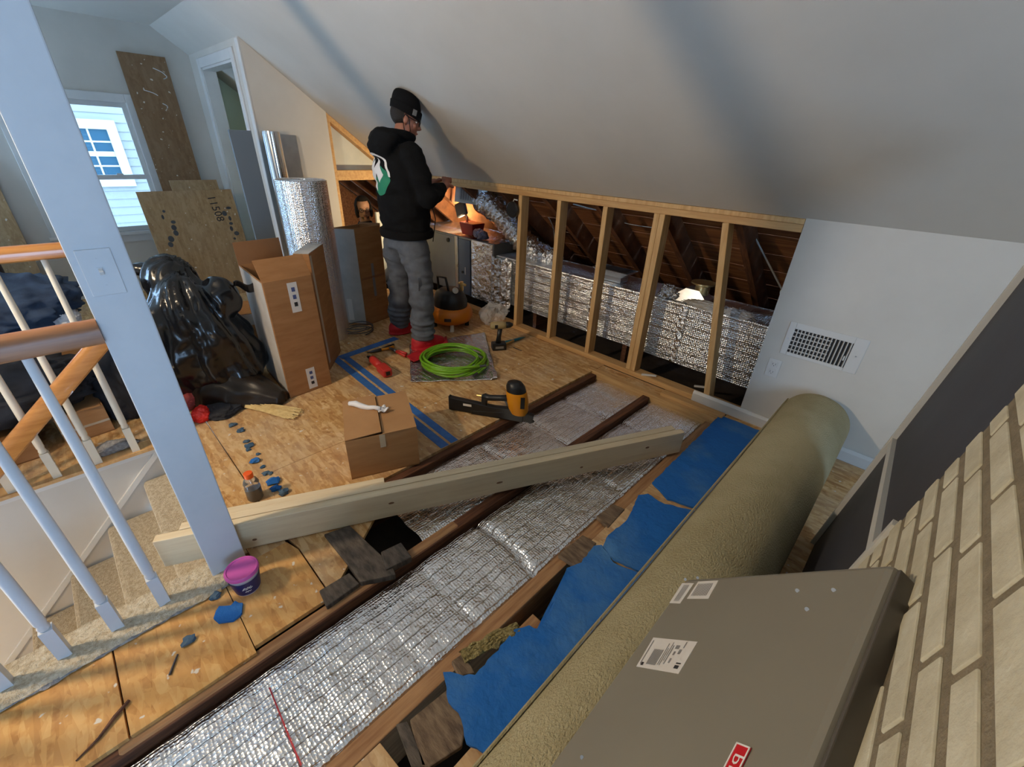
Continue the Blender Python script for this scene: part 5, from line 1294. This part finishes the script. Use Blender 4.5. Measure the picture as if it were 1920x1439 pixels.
cable([aty(1000, 380, 3.4), aty(1025, 400, 3.4), aty(1040, 430, 3.4), aty(1040, 475, 3.4)], 0.005, M_cable, 'curved grey cable in the first stud bay')
cable([aty(1130, 400, 3.25), aty(1170, 420, 3.25), aty(1230, 428, 3.25)], 0.004, M_cable, 'thin cable below the looped one in the third bay')
rod = thing('hanger_rod', 'thin grey hanger rod slanting in the last stud bay', 'rod', aty(1405, 425, 3.2))
obj('rod', MB().tube([aty(1405, 425, 3.2), aty(1466, 543, 3.2)], 0.006, 8), M_cable, rod)
obj('end_clip', MB().ball(aty(1468, 548, 3.2), (0.018, 0.012, 0.026), 12), M_trim, rod)
for nm, p, lab in (('plaster_scrap', (1215, 706), 'white torn plaster scrap on the sill plate'), ('plaster_scrap', (1315, 728), 'white plaster crumbs at the end of the baseboard')):
    c = at(*p, 0.042)
    mb = MB().beam(c - V((0.05, 0.01, 0)), c + V((0.05, 0.03, 0.012)), 0.02, 0.012)
    tag(obj(nm, mb, M_trim, bevel=0.004), lab, 'plaster')

# ------------------------------------------------------------------ people
def head_shapes(mb, M):
    """skull, jaw, nose, brow, lips, chin and ears; face towards +Y, origin at the head's middle"""
    P = lambda *p: M @ V(p)
    R = M.to_3x3()
    mb.ball(P(0, -0.008, 0.032), (0.076, 0.094, 0.086), 20, R)
    mb.ball(P(0, 0.028, -0.035), (0.063, 0.066, 0.078), 18, R)
    mb.ball(P(0, 0.050, -0.082), (0.040, 0.036, 0.030), 14, R)
    mb.ball(P(0, 0.083, -0.098), (0.020, 0.016, 0.016), 10, R)
    mb.ball(P(0, 0.078, 0.022), (0.050, 0.016, 0.012), 12, R)
    mb.tube([P(0, 0.084, 0.012), P(0, 0.098, -0.012), P(0, 0.112, -0.032), P(0, 0.098, -0.042)], [0.008, 0.010, 0.013, 0.008], 8)
    for s in (-1, 1):
        mb.ball(P(s * 0.011, 0.098, -0.036), (0.009, 0.010, 0.008), 8, R)
        mb.ball(P(s * 0.040, 0.066, -0.028), (0.020, 0.018, 0.020), 10, R)
        mb.ball(P(s * 0.077, -0.004, -0.010), (0.010, 0.020, 0.032), 10, R)
        mb.ball(P(s * 0.050, 0.018, -0.062), (0.018, 0.040, 0.026), 10, R)
    mb.ball(P(0, 0.088, -0.064), (0.022, 0.012, 0.006), 10, R)
    mb.ball(P(0, 0.086, -0.075), (0.019, 0.012, 0.007), 10, R)
def limb(mb, pts, rs, seg=14):
    P_ = [V(p) for p in pts]
    mb.tube(P_, rs, seg)
    for p, r in zip(P_, rs): mb.ball(p, r * 0.995, seg)
def hand_shapes(mb, wrist, knuckle, palm_n, curl, side):
    """palm with five bent fingers; palm_n points out of the back of the hand"""
    w, k = V(wrist), V(knuckle); d = (k - w).normalized(); n = V(palm_n); n = (n - n.dot(d) * d).normalized(); s = d.cross(n) * side
    L = (k - w).length
    limb(mb, [w, w.lerp(k, 0.5)], [0.027, 0.030], 10)
    for i, (off, ln, r) in enumerate(((0.030, 0.068, 0.0092), (0.010, 0.076, 0.0098), (-0.011, 0.071, 0.0092), (-0.030, 0.056, 0.0082))):
        base = w + d * (L * 0.55) + s * off * 0.6
        kn = k + s * off
        mb.tube([base, kn], [0.013, 0.0115], 8); mb.ball(kn, 0.0118, 8)
        a1, a2, a3 = curl * 0.9, curl * 1.9, curl * 2.6
        p = kn; pts = [kn]
        for a_, l_ in ((a1, 0.45), (a2, 0.32), (a3, 0.23)):
            p = p + (d * math.cos(a_) - n * math.sin(a_)) * ln * l_; pts.append(p)
        limb(mb, pts, [r * 1.08, r, r * 0.95, r * 0.85], 8)
    tb0 = w + d * 0.022 + s * 0.028; tb1 = tb0 + (d * 0.5 + s * 0.6 - n * 0.5).normalized() * 0.042; tb2 = tb1 + (d * 0.8 - s * 0.25 - n * 0.6).normalized() * 0.034
    limb(mb, [w + d * 0.01, tb0, tb1, tb2], [0.018, 0.016, 0.0125, 0.0105], 8)
def face_parts(root, M, skin_dark=False, brow=True):
    P = lambda *p: M @ V(p); R = M.to_3x3()
    for s in (-1, 1):
        e = obj('eye', MB().ball(P(s * 0.031, 0.071, 0.000), (0.0125, 0.0105, 0.0085), 12, R), M_white, root, local=True, smooth=True)
        obj('pupil', MB().ball(P(s * 0.031, 0.0798, 0.000), (0.006, 0.003, 0.006), 10, R), M_black, e, local=True)
        obj('eyebrow', MB().tube([P(s * 0.014, 0.088, 0.018), P(s * 0.032, 0.086, 0.023), P(s * 0.050, 0.074, 0.018)], [0.004, 0.0045, 0.003], 6), M_hair, root, local=True, smooth=True)
    obj('lips', MB().tube([P(-0.020, 0.090, -0.069), P(-0.008, 0.0985, -0.067), P(0.008, 0.0985, -0.067), P(0.020, 0.090, -0.069)], [0.003, 0.005, 0.005, 0.003], 8), mat('lip', lin(150, 88, 78), 0.5), root, local=True, smooth=True)
def glasses(root, M):
    P = lambda *p: M @ V(p)
    g_ = obj('glasses', MB().tube([P(-0.013, 0.100, 0.004), P(0, 0.106, 0.006), P(0.013, 0.100, 0.004)], 0.0022, 6), M_black, root, local=True)
    for s in (-1, 1):
        obj('rim', MB().tube([P(s * (0.035 + 0.023 * math.cos(t * PI / 8)), 0.098 - 0.005 * math.cos(t * PI / 8), -0.002 + 0.017 * math.sin(t * PI / 8)) for t in range(16)], 0.0024, 6, True), M_black, g_, local=True)
        obj('temple', MB().tube([P(s * 0.058, 0.092, 0.004), P(s * 0.076, 0.05, 0.006), P(s * 0.083, -0.005, 0.012)], 0.0024, 6), M_black, g_, local=True)

# --- the worker, standing, facing the framed wall
wk = thing('person', 'person in black beanie, black hoodie and grey trousers, standing at the framed wall', 'person', (-3.012, 1.90, 0.0), (0, 0, 0.0))
MH = Matrix.Translation((0.005, 0.070, 1.655)) @ Euler((-0.30, 0.0, -0.48)).to_matrix().to_4x4()
mb = MB()
head_shapes(mb, MH)
limb(mb, [(0, -0.01, 1.44), (0, 0.02, 1.52), (0.003, 0.05, 1.60)], [0.068, 0.060, 0.058])
mb.oval([(0, 0, 0.88, 0.155, 0.11), (0, 0, 1.0, 0.155, 0.115), (0, 0.0, 1.15, 0.15, 0.115), (0, 0.0, 1.3, 0.165, 0.12), (0, -0.005, 1.42, 0.165, 0.095), (0, -0.005, 1.47, 0.09, 0.07)])
ARM = {1: [(0.185, -0.01, 1.425), (0.262, 0.045, 1.165), (0.125, 0.305, 1.225)], -1: [(-0.185, -0.01, 1.425), (-0.262, 0.05, 1.165), (-0.085, 0.30, 1.215)]}
HND = {1: [(0.125, 0.305, 1.225), (0.055, 0.375, 1.275)], -1: [(-0.085, 0.30, 1.215), (-0.015, 0.365, 1.26)]}
LEG = {1: [(0.095, 0.0, 0.90), (0.160, 0.015, 0.49), (0.200, -0.045, 0.085)], -1: [(-0.095, 0.0, 0.90), (-0.165, 0.02, 0.49), (-0.205, -0.005, 0.085)]}
for s in (1, -1):
    limb(mb, ARM[s], [0.052, 0.040, 0.028])
    hand_shapes(mb, HND[s][0], HND[s][1], (0.25 * s, -0.1, 1.0) if s > 0 else (-0.3, 0.0, 1.0), 0.62, s)
    limb(mb, LEG[s], [0.085, 0.058, 0.042])
    f0 = V(LEG[s][2])
    limb(mb, [f0 - V((0, 0.03, 0.04)), f0 + V((0.01 * s, 0.06, -0.045)), f0 + V((0.02 * s, 0.14, -0.06))], [0.04, 0.036, 0.024])
remesh('body', mb, M_skin, wk, 0.0055, 4)
face_parts(wk, MH)
glasses(wk, MH)
PH = lambda *p: MH @ V(p)
# hoodie
mb = MB()
mb.oval([(0, 0.012, 0.895, 0.200, 0.158), (0, 0.012, 0.93, 0.212, 0.170), (0, 0.01, 1.05, 0.216, 0.178), (0, 0.0, 1.2, 0.218, 0.172), (0, -0.018, 1.34, 0.222, 0.160), (0, -0.018, 1.43, 0.195, 0.128), (0, -0.01, 1.49, 0.115, 0.095), (0, 0.0, 1.52, 0.092, 0.085)], 28)
for s in (1, -1):
    a_ = ARM[s]
    limb(mb, [V(a_[0]) + V((-0.02 * s, 0, 0.0)), V(a_[0]).lerp(V(a_[1]), 0.55), a_[1], V(a_[1]).lerp(V(a_[2]), 0.5), V(a_[1]).lerp(V(a_[2]), 0.82)], [0.090, 0.084, 0.078, 0.066, 0.046])
mb.ball((0.0, -0.115, 1.525), (0.150, 0.085, 0.075), 20, (0.35, 0, 0))
mb.ball((0.0, -0.150, 1.475), (0.120, 0.065, 0.085), 18, (0.2, 0, 0))
mb.tube([(0.105 * math.sin(t), -0.005 - 0.095 * math.cos(t), 1.555 + 0.018 * math.cos(t)) for t in [k * 2 * PI / 20 for k in range(20)]], 0.028, 10, True)
hd = remesh('hoodie', mb, M_hood, wk, 0.011, 5, post=lambda c, n: c + n * (0.016 * nz(c.x * 1.0, c.y * 1.0, c.z * 2.2, 6) + 0.008 * nz(c.x, c.y, c.z * 2, 15)))
obj('hem_rib', MB().lathe([(0.001, 0), (1, 0.0), (1.03, 0.03), (1.0, 0.055), (0.001, 0.055)], (0, 0, 0), 32).xform(Matrix.Translation((0, 0.012, 0.872)) @ Matrix.Diagonal((0.227, 0.187, 1, 1))), M_hood, wk, local=True, smooth='auto')
obj('drawstring', MB().tube([(0.13, 0.165, 1.10), (0.145, 0.185, 1.0), (0.13, 0.175, 0.90), (0.125, 0.165, 0.83)], 0.004, 6), M_black, wk, local=True)
# logo printed on the back: cast flat shapes onto the fleece
bpy.context.view_layer.update()
bvh = BVHTree.FromPolygons([v.co for v in hd.data.vertices], [p.vertices for p in hd.data.polygons])
def back_print(outline, m, name, lift):
    mb = MB()
    bm = mb.bm
    f = bm.faces.new([bm.verts.new((x, 0, z)) for x, z in outline])
    bmesh.ops.triangulate(bm, faces=[f])
    for it in range(5):
        bmesh.ops.subdivide_edges(bm, edges=[e for e in bm.edges if e.calc_length() > 0.012], cuts=1)
        bmesh.ops.triangulate(bm, faces=bm.faces)
    for v in bm.verts:
        h = bvh.ray_cast(V((v.co.x, -0.6, v.co.z)), V((0, 1, 0)))
        v.co.y = (h[0].y if h[0] else -0.16) - lift
    return obj(name, mb, m, wk, local=True)
LX, LZ = -0.02, 1.31
def ring(r0, r1, a0, a1, n=24):
    A = [a0 + (a1 - a0) * i / n for i in range(n + 1)]
    return [(LX + r1 * math.cos(a_), LZ + r1 * math.sin(a_)) for a_ in A] + [(LX + r0 * math.cos(a_), LZ + r0 * math.sin(a_)) for a_ in reversed(A)]
back_print([(LX + 0.118 * math.cos(a_), LZ - 0.02 + 0.125 * math.sin(a_)) for a_ in [PI + k * PI / 20 for k in range(21)]] + [(LX + 0.105, LZ + 0.02), (LX + 0.05, LZ + 0.05), (LX, LZ - 0.03), (LX - 0.06, LZ + 0.01)], M_green, 'green_hill', 0.002)
back_print(ring(0.112, 0.128, -0.15, PI + 0.15), M_white, 'white_arc', 0.003)
back_print([(LX - 0.11, LZ - 0.09), (LX - 0.10, LZ + 0.04), (LX - 0.06, LZ + 0.085), (LX - 0.035, LZ + 0.03), (LX + 0.015, LZ + 0.10), (LX + 0.07, LZ - 0.005), (LX + 0.02, LZ - 0.06), (LX + 0.0, LZ + 0.0), (LX - 0.04, LZ - 0.05), (LX - 0.05, LZ - 0.12)], M_white, 'white_peaks', 0.004)
# trousers
mb = MB()
mb.oval([(0, -0.005, 0.79, 0.165, 0.135), (0, 0.0, 0.86, 0.168, 0.138), (0, 0.0, 0.93, 0.140, 0.108)], 24)
for s in (1, -1):
    l_ = [V(p) for p in LEG[s]]
    limb(mb, [l_[0] + V((0.0, -0.004, -0.10)), l_[0].lerp(l_[1], 0.5), l_[1], l_[1].lerp(l_[2], 0.5), l_[1].lerp(l_[2], 0.82), l_[2] + V((0, 0, 0.045))], [0.124, 0.118, 0.102, 0.097, 0.092, 0.088], 18)
def crease(c, n):
    k = 0.024 * nz(c.x * 0.6, c.y * 0.8, c.z * 2.0, 6) + 0.020 * abs(nz(c.x * 1.2 + 3, c.y, c.z * 2.4, 8)) - 0.006
    if c.z > 0.76: k *= 0.25
    if c.z < 0.25: k += 0.008 * math.sin(c.z * 150 + c.x * 20)
    return c + n * k
remesh('trousers', mb, M_pants, wk, 0.011, 4, post=crease)
obj('pocket_flap', MB().grid(lambda u, v: V((0.236 + 0.004 * math.sin(v * 5), -0.07 + 0.11 * u, 0.60 - 0.10 * v)), 6, 6), M_pants, wk, local=True, solid=0.004)
for s in (1, -1):
    f0 = V(LEG[s][2])
    mb = MB()
    limb(mb, [f0 - V((0, 0.035, 0.035)), f0 + V((0.01 * s, 0.06, -0.040)), f0 + V((0.02 * s, 0.155, -0.055))], [0.070, 0.064, 0.048])
    mb.ball(f0 + V((0, 0.01, -0.072)), (0.085, 0.125, 0.018), 14)
    remesh('shoe_cover', mb, M_redcloth, wk, 0.009, 3, post=lambda c, n: V((c.x, c.y, max(0.002, c.z))) + n * 0.006 * nz(c.x, c.y, c.z, 22))
tag(obj('red_cloth', MB().grid(lambda u, v: at(762 + 75 * u + 8 * v, 672 - 38 * u * (1 - v * .2) + 10 * v, 0.0).lerp(at(776 + 66 * u, 682 - 22 * u, 0), v) + V((0, 0, 0.012 + 0.022 * abs(nz(u * 3, v * 3, 2, 1.3)))), 26, 12), M_redcloth, smooth=True, solid=0.002), 'crumpled red cloth under the worker\'s right foot beside the hose', 'cloth')
# beanie with badge, short hair, mask straps
mb = MB()
mb.loft([[PH(0.004 + rx_ * math.cos(a_), cy_ + ry_ * math.sin(a_), z_ + sl * math.sin(a_)) for a_ in [2 * PI * i / 28 for i in range(28)]]
         for z_, rx_, ry_, cy_, sl in ((0.030, 0.086, 0.102, -0.006, -0.012), (0.045, 0.089, 0.106, -0.008, -0.010), (0.090, 0.088, 0.104, -0.012, -0.006), (0.125, 0.080, 0.094, -0.020, 0.0), (0.150, 0.064, 0.078, -0.026, 0.0), (0.162, 0.035, 0.045, -0.028, 0.0))])
obj('beanie', mb, M_hood, wk, local=True, smooth='auto', sub=1)
mb = MB()
mb.loft([[PH(0.004 + r_ * rx_ * math.cos(a_), cy_ + r_ * ry_ * math.sin(a_), z_ + sl * math.sin(a_)) for a_ in [2 * PI * i / 28 for i in range(28)]]
         for z_, r_, rx_, ry_, cy_, sl in ((0.024, 1.0, 0.088, 0.104, -0.006, -0.014), (0.024, 1.06, 0.088, 0.104, -0.006, -0.014), (0.070, 1.07, 0.089, 0.105, -0.008, -0.010), (0.078, 1.0, 0.088, 0.104, -0.008, -0.010))])
obj('beanie_cuff', mb, M_hood, wk, local=True, smooth='auto')
bd_ = obj('badge', MB().box(PH(0.085, 0.044, 0.048), (0.008, 0.030, 0.036), (MH.to_3x3() @ Matrix.Rotation(0.46, 3, 'Z'))), M_inkg, wk, local=True, bevel=0.001)
bd_['label'] = 'small grey-white badge on the beanie cuff'
mb = MB(); mb.ball(PH(0, -0.020, 0.018), (0.0790, 0.0885, 0.082), 20, MH.to_3x3())
bmesh.ops.delete(mb.bm, geom=[v for v in mb.bm.verts if (MH.inverted() @ v.co).y > 0.006 or (MH.inverted() @ v.co).z > 0.06], context='VERTS')
obj('short_hair', mb, M_hair, wk, local=True, smooth=True)
for s in (1, -1):
    obj('mask_strap', MB().tube([PH(s * 0.084, -0.012, 0.022), PH(s * 0.082, 0.018, 0.0), PH(s * 0.068, 0.040, -0.06), PH(s * 0.035, 0.050, -0.118)], 0.0028, 6), M_black, wk, local=True)
    obj('mask_strap', MB().tube([PH(s * 0.084, -0.012, 0.022), PH(s * 0.084, -0.026, -0.01), PH(s * 0.070, 0.0, -0.07), PH(s * 0.035, 0.045, -0.120)], 0.0028, 6), M_black, wk, local=True)
mb = MB(); mb.ball(PH(0, 0.052, -0.112), (0.050, 0.042, 0.022), 16, MH.to_3x3())
obj('lowered_mask', mb, M_black, wk, local=True, smooth=True)

# --- the man in the attic, sitting behind the cut-away wall, looking out
hp0 = atx(683, 391, -5.05)
an = thing('person', 'person with dark hair, glasses and black jacket, looking out of the attic opening', 'person', (hp0.x - 0.02, hp0.y, 0.0), (0, 0, -PI / 2 - 0.50))
hz = hp0.z
MA = Matrix.Translation((0, 0.02, hz)) @ Euler((-0.12, 0.06, 0.10)).to_matrix().to_4x4()
mb = MB(); head_shapes(mb, MA)
limb(mb, [(0, -0.03, hz - 0.22), (0, 0.0, hz - 0.08)], [0.062, 0.057])
t0 = hz - 0.86
mb.oval([(0, -0.05, t0 + 0.08, 0.16, 0.12), (0, -0.05, t0 + 0.25, 0.15, 0.11), (0, -0.04, t0 + 0.45, 0.165, 0.12), (0, -0.03, t0 + 0.60, 0.16, 0.09), (0, -0.03, t0 + 0.65, 0.08, 0.07)])
for s in (1, -1):
    limb(mb, [(0.18 * s, -0.03, t0 + 0.60), (0.24 * s, 0.02, t0 + 0.34), (0.12 * s, 0.22, t0 + 0.24)], [0.05, 0.04, 0.028])
    hand_shapes(mb, (0.12 * s, 0.22, t0 + 0.24), (0.08 * s, 0.29, t0 + 0.22), (0, 0.2, 1), 0.5, s)
    limb(mb, [(0.1 * s, 0.0, t0 + 0.11), (0.26 * s, 0.34, t0 + 0.17), (0.0, 0.36 + 0.05 * s, t0 + 0.06), (-0.1 * s, 0.38 + 0.06 * s, t0 + 0.05)], [0.08, 0.06, 0.045, 0.035])
remesh('body', mb, M_skin2, an, 0.006, 4)
face_parts(an, MA); glasses(an, MA)
PM = lambda *p: MA @ V(p)
mb = MB()
mb.oval([(0, -0.05, t0 + 0.06, 0.185, 0.15), (0, -0.05, t0 + 0.25, 0.185, 0.145), (0, -0.04, t0 + 0.45, 0.20, 0.15), (0, -0.03, t0 + 0.60, 0.19, 0.115), (0, -0.02, t0 + 0.67, 0.10, 0.09), (0, -0.01, t0 + 0.715, 0.082, 0.08)], 24)
for s in (1, -1):
    limb(mb, [(0.17 * s, -0.03, t0 + 0.59), (0.24 * s, 0.02, t0 + 0.34), (0.135 * s, 0.19, t0 + 0.25)], [0.075, 0.062, 0.045])
remesh('jacket', mb, M_clothk, an, 0.011, 4, post=lambda c, n: c + n * 0.012 * nz(c.x, c.y, c.z * 2, 9))
mb = MB()
for s in (1, -1):
    limb(mb, [(0.1 * s, -0.02, t0 + 0.11), (0.26 * s, 0.34, t0 + 0.17), (0.0, 0.36 + 0.05 * s, t0 + 0.06), (-0.08 * s, 0.38 + 0.06 * s, t0 + 0.055)], [0.105, 0.08, 0.062, 0.05])
remesh('trousers', mb, M_pants, an, 0.012, 4)
mb = MB()
mb.ball(PM(0, -0.022, 0.022), (0.097, 0.112, 0.118), 26, MA.to_3x3())
mb.ball(PM(0, -0.060, -0.055), (0.086, 0.062, 0.075), 18, MA.to_3x3())
for s in (1, -1): mb.ball(PM(0.080 * s, 0.005, -0.03), (0.022, 0.046, 0.075), 12, MA.to_3x3())
inv = MA.inverted()
mbv_ = [v for v in mb.bm.verts if (inv @ v.co).y > 0.025 and (inv @ v.co).z < 0.078 and abs((inv @ v.co).x) < 0.068]
bmesh.ops.delete(mb.bm, geom=mbv_, context='VERTS')
for v in mb.bm.verts: v.co += V((nz(*v.co, 25), nz(v.co.z, v.co.x, v.co.y, 25), 0)) * 0.006
obj('hair', mb, M_hair, an, local=True, smooth=True)
mb = MB(); mb.ball(PM(0, 0.045, -0.083), (0.0445, 0.0445, 0.035), 18, MA.to_3x3())
mb.ball(PM(0, 0.090, -0.058), (0.024, 0.010, 0.0045), 12, MA.to_3x3())
bmesh.ops.delete(mb.bm, geom=[v for v in mb.bm.verts if (inv @ v.co).z > -0.054], context='VERTS')
obj('beard', mb, mat('short_beard', lin(92, 66, 50), 0.8, col2=lin(120, 88, 68), nscale=60), an, local=True, smooth=True)

q0_, q1_ = atx(704, 398, -4.72), atx(752, 398, -4.72)
tag(obj('insulation_board', MB().bb((-4.74, q0_.y, -0.02), (-4.71, q1_.y + 0.1, q0_.z)), M_insul, bevel=0.003), 'pale green-white board standing in the attic right of the seated man', 'board')
